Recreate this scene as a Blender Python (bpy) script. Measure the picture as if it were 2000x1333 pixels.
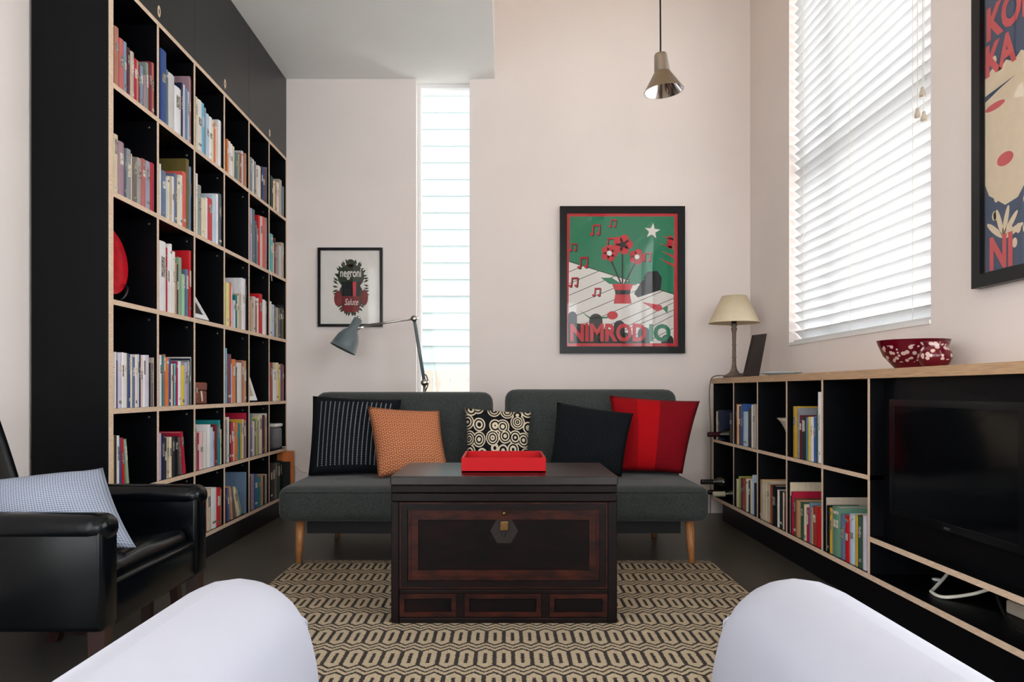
import bpy, bmesh, math, random
from mathutils import Vector, Matrix
random.seed(7)
S = bpy.context.scene
for o in list(bpy.data.objects): bpy.data.objects.remove(o)

# ---------------------------------------------------------------- camera
F, CX, CY, H = 1450.0, 984.0, 763.0, 0.82      # focal px, vanishing point, eye height
cam = bpy.data.objects.new('camera', bpy.data.cameras.new('camera'))
S.collection.objects.link(cam); S.camera = cam
cam.location = (0, 0, H); cam.rotation_euler = (math.pi/2, 0, 0)
cam.data.sensor_width = 36; cam.data.lens = 36*F/2000
cam.data.shift_x = (1000-CX)/2000; cam.data.shift_y = (CY-666.5)/2000
cam.data.clip_start = 0.03
def P(px, py, Y): return Vector(((px-CX)*Y/F, Y, H-(py-CY)*Y/F))

# ---------------------------------------------------------------- world, exposure
W = bpy.data.worlds.new('overcast_sky'); S.world = W; W.use_nodes = True
wn = W.node_tree.nodes; wl = W.node_tree.links
bg = wn['Background']; bg.inputs['Strength'].default_value = 2.2
bg.inputs['Color'].default_value = (0.93, 0.97, 1.0, 1)
S.view_settings.view_transform = 'Standard'; S.view_settings.look = 'None'
S.view_settings.gamma = 1; S.view_settings.use_curve_mapping = False
S.view_settings.exposure = 1.8
def portal(name, loc, rot, sx, sy):
    l = bpy.data.lights.new(name, 'AREA'); l.shape = 'RECTANGLE'; l.size = sx; l.size_y = sy
    l.cycles.is_portal = True
    o = bpy.data.objects.new(name, l); S.collection.objects.link(o); o.location = loc; o.rotation_euler = rot

# room numbers
YB, XL, XR, ZC, ZH, YR = 4.957, -1.745, 1.645, 2.90, 3.75, -4.6
BX, CXF = -1.45, 1.322                      # bookcase face, cabinet face
hp = math.pi/2
portal('daylight_slot', (-.407, 5.3, 1.45), (-hp, 0, 0), .36, 2.9)
portal('daylight_blinds', (1.83, 3.57, 2.14), (0, hp, 0), 2.1, 1.42)
portal('daylight_doors', (-1.93, -1.7, 1.3), (0, -hp, 0), 2.6, 4.0)
portal('daylight_rear', (0, YR-.18, 1.3), (hp, 0, 0), 3.0, 2.6)
portal('daylight_added_clerestory', (-.2, -.7, 3.52), (0, -hp, 0), .2, 5.4)  # portal for the clerestory, an opening invented for extra interior light
portal('daylight_added_side', (1.83, .35, 1.75), (0, hp, 0), 1.9, 2.7)  # portal for the invented side window that brightens the bookcase

# ---------------------------------------------------------------- materials
def lin(c):
    return tuple(((v/255)/12.92 if v/255 <= .04045 else ((v/255+.055)/1.055)**2.4) for v in c) + (1,)
class NT:
    def __init__(s, m): s.t = m.node_tree; s.n = s.t.nodes; s.l = s.t.links
    def node(s, ty, **kw):
        n = s.n.new(ty)
        for k, v in kw.items(): setattr(n, k, v)
        return n
    def put(s, sock, v):
        if hasattr(v, 'is_linked'): s.l.new(v, sock)
        elif v is not None: sock.default_value = v
    def m(s, op, a, b=None, c=None):
        n = s.node('ShaderNodeMath', operation=op)
        for i, v in enumerate((a, b, c)):
            if v is not None: s.put(n.inputs[i], v)
        return n.outputs[0]
    def mix(s, f, a, b, blend='MIX'):
        n = s.node('ShaderNodeMix', data_type='RGBA', blend_type=blend)
        s.put(n.inputs[0], f); s.put(n.inputs[6], a); s.put(n.inputs[7], b)
        return n.outputs[2]
    def coord(s, which='Object'): return s.node('ShaderNodeTexCoord').outputs[which]
    def uv(s): return s.coord('UV')
    def sep(s, v):
        n = s.node('ShaderNodeSeparateXYZ'); s.l.new(v, n.inputs[0]); return n.outputs
    def scale(s, v, sc):
        n = s.node('ShaderNodeMapping'); s.l.new(v, n.inputs[0]); n.inputs[3].default_value = sc; return n.outputs[0]
    def noise(s, v, scale, detail=3, rough=.55):
        n = s.node('ShaderNodeTexNoise'); s.l.new(v, n.inputs['Vector'])
        n.inputs['Scale'].default_value = scale; n.inputs['Detail'].default_value = detail
        n.inputs['Roughness'].default_value = rough; return n.outputs[0]
    def ramp(s, f, lo, hi):
        n = s.node('ShaderNodeMapRange'); s.put(n.inputs[0], f); n.inputs[1].default_value = lo; n.inputs[2].default_value = hi
        return n.outputs[0]
    def bump(s, h, strength, dist=.002):
        n = s.node('ShaderNodeBump'); s.l.new(h, n.inputs['Height']); n.inputs['Strength'].default_value = strength
        n.inputs['Distance'].default_value = dist; return n.outputs[0]
MATS = {}
def new_mat(name):
    m = bpy.data.materials.new(name); m.use_nodes = True; MATS[name] = m
    return m, NT(m), m.node_tree.nodes['Principled BSDF']
def mat(name, c, rough=.5, spec=.5, var=.12, vs=30, metal=0, stretch=(1, 1, 1), bump=0, bs=200, coat=0, c2=None, objrand=0, trans=0):
    """procedural: base colour broken up by stretched noise, optional bump"""
    if name in MATS: return MATS[name]
    m, t, b = new_mat(name); c = lin(c)
    v = t.scale(t.coord(), stretch)
    n = t.ramp(t.noise(v, vs), .3, .7)
    lo = lin(c2) if c2 else tuple(x*(1-var) for x in c[:3]) + (1,)
    hi = c if c2 else tuple(min(1, x*(1+var)) for x in c[:3]) + (1,)
    col = t.mix(n, lo, hi)
    if objrand:
        r = t.node('ShaderNodeObjectInfo').outputs['Random']
        col = t.mix(1.0, col, t.mix(r, (1-objrand,)*3+(1,), (1, 1, 1, 1)), 'MULTIPLY')
    t.put(b.inputs['Base Color'], col)
    b.inputs['Roughness'].default_value = rough; b.inputs['Specular IOR Level'].default_value = spec
    b.inputs['Metallic'].default_value = metal; b.inputs['Coat Weight'].default_value = coat
    if bump: t.put(b.inputs['Normal'], t.bump(t.noise(v, bs, 4), bump))
    if trans:
        tr = t.node('ShaderNodeBsdfTranslucent'); t.put(tr.inputs[0], col)
        mx = t.node('ShaderNodeMixShader'); mx.inputs[0].default_value = trans
        t.l.new(b.outputs[0], mx.inputs[1]); t.l.new(tr.outputs[0], mx.inputs[2])
        t.l.new(mx.outputs[0], t.n['Material Output'].inputs[0])
    return m
mat('wall_paint', (236, 226, 221), .75, .3, .015, 3, bump=.05, bs=120)
mat('ceiling_paint', (246, 246, 244), .8, .3, .015, 3)
mat('warm_ceiling', (206, 178, 138), .7, .3, .05, 4)
mat('black_ply', (6, 7, 10), .45, .14, .25, 40, stretch=(1, 1, .08), bump=.05, bs=80)
mat('fascia_ply', (11, 14, 15), .34, .42, .3, 60, stretch=(1, 1, .05), bump=.06, bs=90)
mat('ply_edge', (232, 208, 184), .6, .3, c2=(205, 174, 146), vs=60, stretch=(.1, .6, 6))
mat('ply_top', (206, 172, 136), .5, .4, c2=(170, 132, 98), vs=25, stretch=(8, .6, 30))
mat('white_frame', (240, 240, 240), .4, .5, .02)
mat('matt_white', (236, 234, 230), .6, .3, .02)
mat('page_paper', (222, 210, 188), .8, .2, .1, 300, stretch=(1, 8, .2))
mat('black_satin', (14, 15, 19), .3, .5, .1)
mat('black_frame', (7, 9, 14), .3, .22, .1)
mat('leather', (4, 7, 10), .22, .2, .15, 12, bump=.04, bs=140)
mat('dark_leg', (46, 21, 16), .35, .4, c2=(24, 10, 9), vs=20, stretch=(6, 6, .6))
mat('oak_leg', (196, 138, 88), .45, .4, c2=(160, 104, 60), vs=30, stretch=(8, 8, .6))
mat('under_frame', (16, 17, 19), .6, .3)
mat('white_cover', (163, 164, 174), .7, .25, .02, 8, bump=.05, bs=60)
mat('trunk_dark', (9, 6, 7), .38, .14, c2=(24, 11, 10), vs=9, stretch=(1, 1, 5), bump=.2, bs=60)
mat('trunk_red', (62, 25, 15), .42, .15, c2=(18, 9, 9), vs=14, stretch=(1, 1, 3), bump=.15, bs=70)
mat('trunk_panel', (8, 8, 10), .5, .08, c2=(24, 13, 11), vs=8, stretch=(1, 1, 2.5), bump=.2, bs=60)
mat('trunk_top', (16, 12, 13), .3, .4, c2=(36, 26, 25), vs=12, stretch=(.5, 6, 1), bump=.1, bs=50)
mat('trunk_lock', (26, 18, 14), .5, .3, .3, 30)
mat('brass_old', (110, 82, 52), .4, .5, .3, 60, metal=.9)
mat('tray_red', (176, 0, 12), .5, .2, .04)
mat('steel', (190, 186, 180), .28, .5, .08, metal=1)
mat('lamp_grey', (96, 108, 112), .35, .5, .05)
mat('pendant_metal', (158, 148, 136), .38, .5, .08, 10, metal=.85)
mat('mirror_metal', (225, 225, 228), .12, .5, .02, metal=1)
mat('black_cord', (18, 20, 18), .6, .3)
mat('grey_cord', (120, 110, 100), .6, .3)
mat('white_cord', (226, 220, 205), .5, .4)
mat('shade_cream', (240, 226, 198), .8, .2, .03, trans=.25)
mat('lamp_base', (112, 98, 86), .5, .4, .2, 40)
mat('blind_slat', (234, 234, 234), .5, .3, .01, trans=.30)
mat('plate_blue', (190, 205, 212), .3, .5, .05)
mat('dark_board', (34, 26, 25), .5, .4)
mat('red_brown', (150, 70, 45), .5, .4)
mat('platter_red', (190, 8, 30), .3, .5, .2, 30, bump=.3, bs=40)
mat('box_leather', (122, 58, 38), .5, .4, .2, 40)
mat('speaker_grey', (120, 122, 126), .6, .3)
mat('beige', (196, 182, 164), .6, .3, .08)
mat('house_board', (150, 162, 162), .7, .2, .02)
mat('fence_board', (162, 156, 146), .8, .2, .06, 20, stretch=(1, 1, .1))
mat('outdoor_ground', (226, 223, 218), .9, .1, .1, 3)
mat('screen_black', (6, 7, 10), .1, .5, .02)
mat('tv_bezel', (8, 9, 12), .18, .5, .02)
mat('bottle_glass', (10, 14, 12), .1, .5, .1)
mat('capsule_red', (60, 14, 24), .3, .5, .1)
mat('capsule_black', (14, 14, 18), .3, .5, .1)
mat('capsule_cream', (196, 190, 160), .4, .5, .1)
mat('print_red', (196, 40, 52), .6, .3, .03, 90)
mat('print_green', (28, 122, 88), .6, .3, .06, 90)
mat('print_white', (226, 222, 216), .6, .3, .02)
mat('print_black', (20, 22, 26), .6, .3, .03)
mat('print_navy', (62, 78, 104), .6, .3, .06, 60)
mat('print_cream', (222, 204, 176), .6, .3, .03)
mat('print_coral', (204, 84, 88), .6, .3, .03)
mat('leaf_green', (42, 54, 38), .6, .3, .2, 60)
mat('drink_red', (120, 26, 30), .6, .3, .3, 60)

def concrete():
    m, t, b = new_mat('concrete'); v = t.coord()
    n1 = t.ramp(t.noise(v, 1.6, 4), .3, .7); n2 = t.ramp(t.noise(v, 190, 2), .35, .65)
    col = t.mix(n1, lin((48, 48, 45)), lin((68, 64, 58)))
    col = t.mix(t.m('MULTIPLY', n2, .35), col, lin((112, 106, 96)))
    t.put(b.inputs['Base Color'], col); b.inputs['Roughness'].default_value = .36
    b.inputs['Specular IOR Level'].default_value = .3
concrete()
def glass(name, tint=(1, 1, 1, 1), refl=.08):
    m, t, b = new_mat(name); t.n.remove(b)
    tr = t.node('ShaderNodeBsdfTransparent'); tr.inputs[0].default_value = tint
    gl = t.node('ShaderNodeBsdfGlossy'); gl.inputs['Roughness'].default_value = .02
    fr = t.node('ShaderNodeFresnel'); fr.inputs[0].default_value = 1.45
    ge = t.node('ShaderNodeNewGeometry')
    mx = t.node('ShaderNodeMixShader'); t.l.new(t.m('MULTIPLY', fr.outputs[0], t.m('SUBTRACT', 1, ge.outputs['Backfacing'])), mx.inputs[0])
    t.l.new(tr.outputs[0], mx.inputs[1]); t.l.new(gl.outputs[0], mx.inputs[2])
    t.l.new(mx.outputs[0], t.n['Material Output'].inputs[0])
glass('clear_glass'); glass('stand_glass', (.75, .8, .85, 1))
def fabric(name, c, c2, scale=420, bump=.35):
    m, t, b = new_mat(name); v = t.coord()
    n = t.ramp(t.noise(v, scale, 2, .7), .3, .7); n2 = t.ramp(t.noise(v, 14, 3), .3, .7)
    col = t.mix(n, lin(c), lin(c2)); col = t.mix(t.m('MULTIPLY', n2, .12), col, lin(c2))
    t.put(b.inputs['Base Color'], col); b.inputs['Roughness'].default_value = .9
    b.inputs['Specular IOR Level'].default_value = .15; b.inputs['Sheen Weight'].default_value = .15
    t.put(b.inputs['Normal'], t.bump(n, bump, .0015))
fabric('sofa_fabric', (28, 32, 32), (72, 77, 76), 240)
def rugmat():
    m, t, b = new_mat('rug_weave'); v = t.coord()
    x, y, z = t.sep(v)
    j = t.m('MULTIPLY', t.m('SUBTRACT', t.noise(t.scale(v, (1, 3, 1)), 90, 1), .5), .16)
    u = t.m('ADD', t.m('DIVIDE', x, .057), j)
    w = t.m('DIVIDE', y, .196)
    wob = t.m('MULTIPLY', t.m('SUBTRACT', t.noise(t.scale(v, (1, 1, 1)), 160, 1), .5), .05)
    w = t.m('ADD', w, wob)
    off = t.m('MULTIPLY', t.m('FLOOR', t.m('FLOORED_MODULO', w, 2)), .5)
    a = t.m('ABSOLUTE', t.m('SUBTRACT', t.m('FRACT', t.m('ADD', u, off)), .5))        # 0 centre .. .5
    bb = t.m('ABSOLUTE', t.m('SUBTRACT', t.m('FRACT', w), .5))
    ds = t.m('MULTIPLY', t.m('SUBTRACT', a, .5), .055)
    e0 = t.m('MULTIPLY', t.m('SUBTRACT', t.m('ADD', bb, t.m('MULTIPLY', a, .28)), .455), .17)
    e1 = t.m('MULTIPLY', t.m('SUBTRACT', t.m('ADD', t.m('SUBTRACT', 1, bb), t.m('MULTIPLY', t.m('SUBTRACT', .5, a), .28)), .455), .17)
    dm = t.m('MAXIMUM', ds, e0)
    def AND(p, q): return t.m('MULTIPLY', p, q)
    outl = AND(t.m('GREATER_THAN', t.m('MAXIMUM', ds, t.m('MULTIPLY', e0, .55)), -.0062), t.m('LESS_THAN', e0, 0))
    outn = AND(t.m('GREATER_THAN', e1, -.0112), t.m('LESS_THAN', e1, 0))
    zig = t.m('LESS_THAN', t.m('ABSOLUTE', t.m('SUBTRACT', e0, e1)), .0090)
    slit = AND(t.m('LESS_THAN', dm, -.0222), t.m('LESS_THAN', bb, .21))
    d = t.m('MAXIMUM', t.m('MAXIMUM', outl, outn), t.m('MAXIMUM', zig, slit))
    rows = t.m('ADD', .5, t.m('MULTIPLY', .5, t.m('SINE', t.m('MULTIPLY', y, 2*math.pi/.0085))))
    yarn = t.ramp(t.noise(t.scale(v, (1, 1, 1)), 260, 2), .3, .7)
    cream = t.mix(yarn, lin((164, 147, 124)), lin((198, 182, 156)))
    dark = t.mix(yarn, lin((22, 22, 28)), lin((46, 45, 48)))
    t.put(b.inputs['Base Color'], t.mix(t.m('MULTIPLY', d, .93), cream, dark)); b.inputs['Roughness'].default_value = .95
    b.inputs['Specular IOR Level'].default_value = .1
    t.put(b.inputs['Normal'], t.bump(t.m('ADD', rows, yarn), .5, .003))
rugmat()
def cloth_uv(name, fn, rough=.9, bump=.3):
    m, t, b = new_mat(name); v = t.uv(); u, w, _ = t.sep(v)
    yarn = t.ramp(t.noise(t.coord(), 420, 2), .3, .7)
    col = fn(t, v, u, w, yarn); t.put(b.inputs['Base Color'], col)
    b.inputs['Roughness'].default_value = rough; b.inputs['Specular IOR Level'].default_value = .15
    t.put(b.inputs['Normal'], t.bump(yarn, bump, .0012))
def f_knit(t, v, u, w, y):
    st = t.m('LESS_THAN', t.m('FRACT', t.m('MULTIPLY', u, 19)), .22)
    dt = t.m('LESS_THAN', t.m('FRACT', t.m('MULTIPLY', w, 48)), .55)
    ins = t.m('MULTIPLY', t.m('LESS_THAN', t.m('ABSOLUTE', t.m('SUBTRACT', u, .5)), .41), t.m('LESS_THAN', t.m('ABSOLUTE', t.m('SUBTRACT', w, .5)), .42))
    d = t.m('MULTIPLY', t.m('MULTIPLY', st, dt), ins)
    return t.mix(d, t.mix(y, lin((8, 10, 15)), lin((20, 24, 30))), lin((150, 158, 160)))
def f_rings(t, v, u, w, y):
    uu = t.m('MULTIPLY', u, 15); ww = t.m('MULTIPLY', w, 17)
    off = t.m('MULTIPLY', t.m('FLOOR', t.m('MODULO', ww, 2)), .5)
    a = t.m('SUBTRACT', t.m('FRACT', t.m('ADD', uu, off)), .5); b = t.m('SUBTRACT', t.m('FRACT', ww), .5)
    r = t.m('SQRT', t.m('ADD', t.m('MULTIPLY', a, a), t.m('MULTIPLY', b, b)))
    d = t.m('MULTIPLY', t.m('GREATER_THAN', r, .27), t.m('LESS_THAN', r, .43))
    return t.mix(d, t.mix(y, lin((186, 120, 82)), lin((206, 144, 104))), lin((136, 66, 48)))
def f_circles(t, v, u, w, y):
    vo = t.node('ShaderNodeTexVoronoi'); t.l.new(t.scale(v, (5.4, 4.4, 1)), vo.inputs['Vector'])
    vo.inputs['Scale'].default_value = 1; vo.inputs['Randomness'].default_value = .5
    r = vo.outputs['Distance']
    d = t.m('GREATER_THAN', t.m('SINE', t.m('ADD', t.m('MULTIPLY', r, 36), .4)), .05)
    e = t.m('MULTIPLY', d, t.m('LESS_THAN', r, .62))
    return t.mix(e, lin((20, 20, 24)), t.mix(y, lin((206, 190, 164)), lin((226, 212, 188))))
def f_zig(t, v, u, w, y):
    z = t.m('MULTIPLY', t.m('SINE', t.m('MULTIPLY', w, 60)), .012)
    s = t.m('LESS_THAN', t.m('FRACT', t.m('MULTIPLY', t.m('ADD', u, z), 26)), .4)
    return t.mix(s, t.mix(y, lin((13, 17, 21)), lin((25, 30, 35))), lin((8, 10, 13)))
def f_red(t, v, u, w, y):
    a = t.m('GREATER_THAN', u, .56); c = t.m('LESS_THAN', u, .30)
    col = t.mix(a, t.mix(y, lin((156, 6, 14)), lin((178, 12, 20))), t.mix(y, lin((112, 5, 18)), lin((134, 9, 24))))
    return t.mix(c, col, t.mix(y, lin((130, 5, 13)), lin((150, 9, 18))))
def f_check(t, v, u, w, y):
    a = t.m('LESS_THAN', t.m('FRACT', t.m('MULTIPLY', u, 46)), .4); b = t.m('LESS_THAN', t.m('FRACT', t.m('MULTIPLY', w, 40)), .4)
    d = t.m('MULTIPLY', t.m('ADD', a, b), .5)
    return t.mix(d, t.mix(y, lin((158, 167, 184)), lin((178, 186, 200))), lin((96, 106, 130)))
for nm, f in (('cushion_knit', f_knit), ('cushion_rings', f_rings), ('cushion_circles', f_circles), ('cushion_zigzag', f_zig), ('cushion_red', f_red), ('cushion_check', f_check)):
    cloth_uv(nm, f)
def rubyglass():
    m, t, b = new_mat('ruby_glass'); v = t.coord()
    vo = t.node('ShaderNodeTexVoronoi'); t.l.new(v, vo.inputs['Vector']); vo.inputs['Scale'].default_value = 58
    x, y, z = t.sep(v)
    inb = t.m('MULTIPLY', t.m('GREATER_THAN', z, .025), t.m('LESS_THAN', z, .085))
    d = t.m('MULTIPLY', t.m('LESS_THAN', vo.outputs['Distance'], .42), inb)
    t.put(b.inputs['Base Color'], t.mix(d, lin((92, 6, 24)), lin((206, 176, 170))))
    b.inputs['Roughness'].default_value = .12
rubyglass()
def printed_strip():
    m, t, b = new_mat('spine_print'); v = t.coord('Object')
    d = t.m('GREATER_THAN', t.noise(t.scale(v, (1, .8, 1.6)), 330, 1), .54)
    r = t.node('ShaderNodeObjectInfo').outputs['Random']
    dark = t.mix(t.m('GREATER_THAN', r, .5), lin((40, 40, 46)), lin((236, 230, 216)))
    lite = t.mix(t.m('GREATER_THAN', r, .5), lin((214, 206, 190)), lin((70, 56, 60)))
    t.put(b.inputs['Base Color'], t.mix(d, dark, lite)); b.inputs['Roughness'].default_value = .5
printed_strip()

# ---------------------------------------------------------------- mesh helpers
C = S.collection
def tag(o, label=None, cat=None, group=None, kind=None):
    for k, v in (('label', label), ('category', cat), ('group', group), ('kind', kind)):
        if v: o[k] = v
    return o
def empty(name, loc=(0, 0, 0), label=None, cat=None, group=None, kind=None):
    o = bpy.data.objects.new(name, None); C.objects.link(o); o.location = loc
    return tag(o, label, cat, group, kind)
def obj(name, bm, m, parent=None, loc=None, smooth=False, **tags):
    me = bpy.data.meshes.new(name); bm.normal_update(); bm.to_mesh(me); bm.free()
    for x in (m if isinstance(m, (list, tuple)) else [m]): me.materials.append(MATS[x])
    if smooth:
        for p in me.polygons: p.use_smooth = True
    o = bpy.data.objects.new(name, me); C.objects.link(o)
    if loc is not None: o.location = loc
    if parent is not None:
        o.parent = parent
        if loc is None: o.location = -Vector(parent.location)   # mesh was written in world coordinates
    return tag(o, **tags)
def nb(): return bmesh.new()
def box(bm, x0, x1, y0, y1, z0, z1, bev=0, seg=2, edge_face=None):
    vs = [bm.verts.new((x, y, z)) for x in (x0, x1) for y in (y0, y1) for z in (z0, z1)]
    q = [(0, 1, 3, 2), (4, 6, 7, 5), (0, 4, 5, 1), (2, 3, 7, 6), (0, 2, 6, 4), (1, 5, 7, 3)]   # -x +x -y +y -z +z
    fs = [bm.faces.new([vs[i] for i in f]) for f in q]
    if edge_face is not None:
        for e in ([edge_face] if isinstance(edge_face, int) else edge_face): fs[e].material_index = 1
    if bev:
        es = list({e for f in fs for e in f.edges})
        bmesh.ops.bevel(bm, geom=es, offset=bev, segments=seg, profile=.5, affect='EDGES')
    return bm
def B(*a, **k): return box(nb(), *a, **k)
def frame_ring(bm, ax, x0, x1, z0, z1, w, d0, d1):
    """rectangular ring of four bars; ax='y': lies in xz with depth d0..d1 along y; ax='x': lies in yz"""
    for (a0, a1, b0, b1) in ((x0, x1, z0, z0+w), (x0, x1, z1-w, z1), (x0, x0+w, z0+w, z1-w), (x1-w, x1, z0+w, z1-w)):
        if ax == 'y': box(bm, a0, a1, d0, d1, b0, b1)
        else: box(bm, d0, d1, a0, a1, b0, b1)
    return bm
def lathe(prof, seg=32, close=False, mtx=None):
    bm = nb(); rings = []
    for r, z in prof:
        rings.append([bm.verts.new((r*math.cos(2*math.pi*i/seg), r*math.sin(2*math.pi*i/seg), z)) for i in range(seg)] if r > 1e-6 else [bm.verts.new((0, 0, z))])
    for a, b in zip(rings, rings[1:]):
        for i in range(seg):
            j = (i+1) % seg
            if len(a) == 1 and len(b) == 1: continue
            if len(a) == 1: bm.faces.new((a[0], b[j], b[i]))
            elif len(b) == 1: bm.faces.new((a[i], a[j], b[0]))
            else: bm.faces.new((a[i], a[j], b[j], b[i]))
    bmesh.ops.recalc_face_normals(bm, faces=bm.faces)
    if mtx is not None: bmesh.ops.transform(bm, matrix=mtx, verts=bm.verts)
    return bm
def tube(pts, r, seg=10, sub=6, bm=None, r2=None):
    pts = [Vector(p) for p in pts]
    if sub and len(pts) > 2:
        q = [pts[0]*2-pts[1]]+pts+[pts[-1]*2-pts[-2]]; out = []
        for i in range(1, len(q)-2):
            for k in range(sub):
                u = k/sub; a, b, c, d = q[i-1], q[i], q[i+1], q[i+2]
                out.append(.5*((2*b)+(c-a)*u+(2*a-5*b+4*c-d)*u*u+(3*b-a-3*c+d)*u**3))
        pts = out+[pts[-1]]
    bm = bm or nb(); prev = None; n = None; first = None
    for i, p in enumerate(pts):
        d = (pts[min(i+1, len(pts)-1)]-pts[max(i-1, 0)]).normalized()
        if n is None: n = d.orthogonal().normalized()
        n = (n-d*n.dot(d)).normalized(); b = d.cross(n)
        rr = r if r2 is None else r+(r2-r)*i/(len(pts)-1)
        ring = [bm.verts.new(p+(n*math.cos(2*math.pi*k/seg)+b*math.sin(2*math.pi*k/seg))*rr) for k in range(seg)]
        if prev:
            for k in range(seg): bm.faces.new((prev[k], prev[(k+1) % seg], ring[(k+1) % seg], ring[k]))
        else: first = ring
        prev = ring
    bm.faces.new(list(reversed(first))); bm.faces.new(prev)
    return bm
def cyl(p0, p1, r0, r1=None, seg=16): return tube([p0, p1], r0, seg, 0, None, r0 if r1 is None else r1)
def quadslab(c, th):
    """four corners (bl, br, tr, tl) extruded backwards by th"""
    c = [Vector(p) for p in c]; n = (c[1]-c[0]).cross(c[3]-c[0]).normalized(); bm = nb()
    f = [bm.verts.new(p) for p in c]; k = [bm.verts.new(p-n*th) for p in c]
    bm.faces.new(f); bm.faces.new(k[::-1])
    for i in range(4):
        j = (i+1) % 4; bm.faces.new((f[j], f[i], k[i], k[j]))
    return bm
def poly(bm, pts, fn):
    """flat polygon; fn maps (u, v) to 3D"""
    return bm.faces.new([bm.verts.new(fn(*p)) for p in pts])
def cushion(name, corners, th, m, label, pinch=.05, N=18, group=None):
    bl, br, tr, tl = [Vector(c) for c in corners]
    n = (br-bl).cross(tl-bl).normalized(); bm = nb(); uvl = bm.loops.layers.uv.new('uv')
    org = (bl+br)*.5
    def pos(s, t, side):
        a = s*2-1; b = t*2-1
        s2 = .5+.5*a*(1-pinch*(1-b*b)); t2 = .5+.5*b*(1-pinch*(1-a*a))
        p = bl*(1-s2)*(1-t2)+br*s2*(1-t2)+tr*s2*t2+tl*(1-s2)*t2
        h = th*.5*(max(0, (1-a*a))**.55)*(max(0, (1-b*b))**.55)*(1+.05*math.sin(7*s+3*t))
        return p+n*h*side-org
    grids = []
    for side in (1, -1):
        g = [[None]*(N+1) for _ in range(N+1)]
        for i in range(N+1):
            for j in range(N+1):
                if side == -1 and (i in (0, N) or j in (0, N)): g[i][j] = grids[0][i][j]
                else: g[i][j] = bm.verts.new(pos(i/N, j/N, side))
        grids.append(g)
        for i in range(N):
            for j in range(N):
                ij = [(i, j), (i+1, j), (i+1, j+1), (i, j+1)]
                if side == -1: ij = ij[::-1]
                f = bm.faces.new([g[a][b] for a, b in ij])
                for lp, (a, b) in zip(f.loops, ij): lp[uvl].uv = (a/N, b/N)
    return obj(name, bm, m, loc=org, smooth=True, label=label, cat='cushion', group=group)
def text(name, body, size, m, parent, origin, ux, uz, bold=0.0, sx=1.0, align='LEFT', shear=0, fit=None):
    cu = bpy.data.curves.new('t', 'FONT'); cu.body = body; cu.size = size; cu.offset = bold; cu.align_x = align; cu.shear = shear
    cu.resolution_u = 3
    to = bpy.data.objects.new('t', cu); C.objects.link(to); bpy.context.view_layer.update()
    me = bpy.data.meshes.new_from_object(to.evaluated_get(bpy.context.evaluated_depsgraph_get())); bpy.data.objects.remove(to); me.name = name
    ux = Vector(ux); uz = Vector(uz); me.materials.clear(); me.materials.append(MATS[m])
    if fit:
        xs_ = [v.co.x for v in me.vertices]; sx = fit/(max(xs_)-min(xs_)); x_0 = min(xs_)
        for v in me.vertices: v.co.x -= x_0
    for v in me.vertices: v.co = Vector(origin)+ux*v.co.x*sx+uz*v.co.y
    o = bpy.data.objects.new(name, me); C.objects.link(o); o.parent = parent; o.location = -Vector(parent.location)
    return o

# ---------------------------------------------------------------- the setting
T = .2
st = dict(kind='structure')
obj('floor', B(XL-.2, XR+.2, YR-.2, YB+.2, -.1, 0), 'concrete', **st)
bm = nb()                                                     # back wall around the slot window
SX0, SX1 = -.585, -.229
box(bm, XL-T, SX0, YB, YB+.36, 0, ZH); box(bm, SX1, XR+T, YB, YB+.36, 0, ZH); box(bm, SX0, SX1, YB, YB+T, ZC+.1, ZH)
obj('wall_back', bm, 'wall_paint', **st)
WY0, WY1, WZ0, WZ1 = 2.86, 4.281, 1.089, 3.19                 # right wall window
bm = nb()
box(bm, XR, XR+T, YR, -1.0, 0, ZH); box(bm, XR, XR+T, 1.7, WY0, 0, ZH); box(bm, XR, XR+T, -1.0, 1.7, 0, .8); box(bm, XR, XR+T, -1.0, 1.7, 2.7, ZH); box(bm, XR, XR+T, WY1, YB+T, 0, ZH)
box(bm, XR, XR+T, WY0, WY1, 0, WZ0); box(bm, XR, XR+T, WY0, WY1, WZ1, ZH)
obj('wall_right', bm, 'wall_paint', **st)
DY0, DY1, DZ = -3.7, .3, 2.6                                 # left wall, glazed doors beside the camera
bm = nb()
box(bm, XL-T, XL, YR, DY0, 0, ZC+.1); box(bm, XL-T, XL, DY1, YB, 0, ZC+.1); box(bm, XL-T, XL, DY0, DY1, DZ, ZC+.1)
obj('wall_left', bm, 'wall_paint', **st)
bm = nb()
box(bm, XL-T, -1.5, YR-T, YR, 0, ZH); box(bm, 1.5, XR+T, YR-T, YR, 0, ZH); box(bm, -1.5, 1.5, YR-T, YR, 2.6, ZH)
obj('wall_rear', bm, 'wall_paint', **st)
obj('ceiling', B(XL-T, -.06, YR-T, YB+T, ZC, ZC+.1), 'ceiling_paint', **st)
obj('ceiling_high', B(-.06, XR+T, YR-T, YB+T, ZH, ZH+.1), 'warm_ceiling', **st)
bm = nb()
box(bm, -.16, -.06, YR-T, YB, ZC+.1, 3.42); box(bm, -.16, -.06, YR-T, YB, 3.62, ZH+.1)
box(bm, -.16, -.06, YR-T, -3.4, 3.42, 3.62); box(bm, -.16, -.06, 2.0, YB, 3.42, 3.62)
obj('wall_bulkhead', bm, 'wall_paint', **st)
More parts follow.
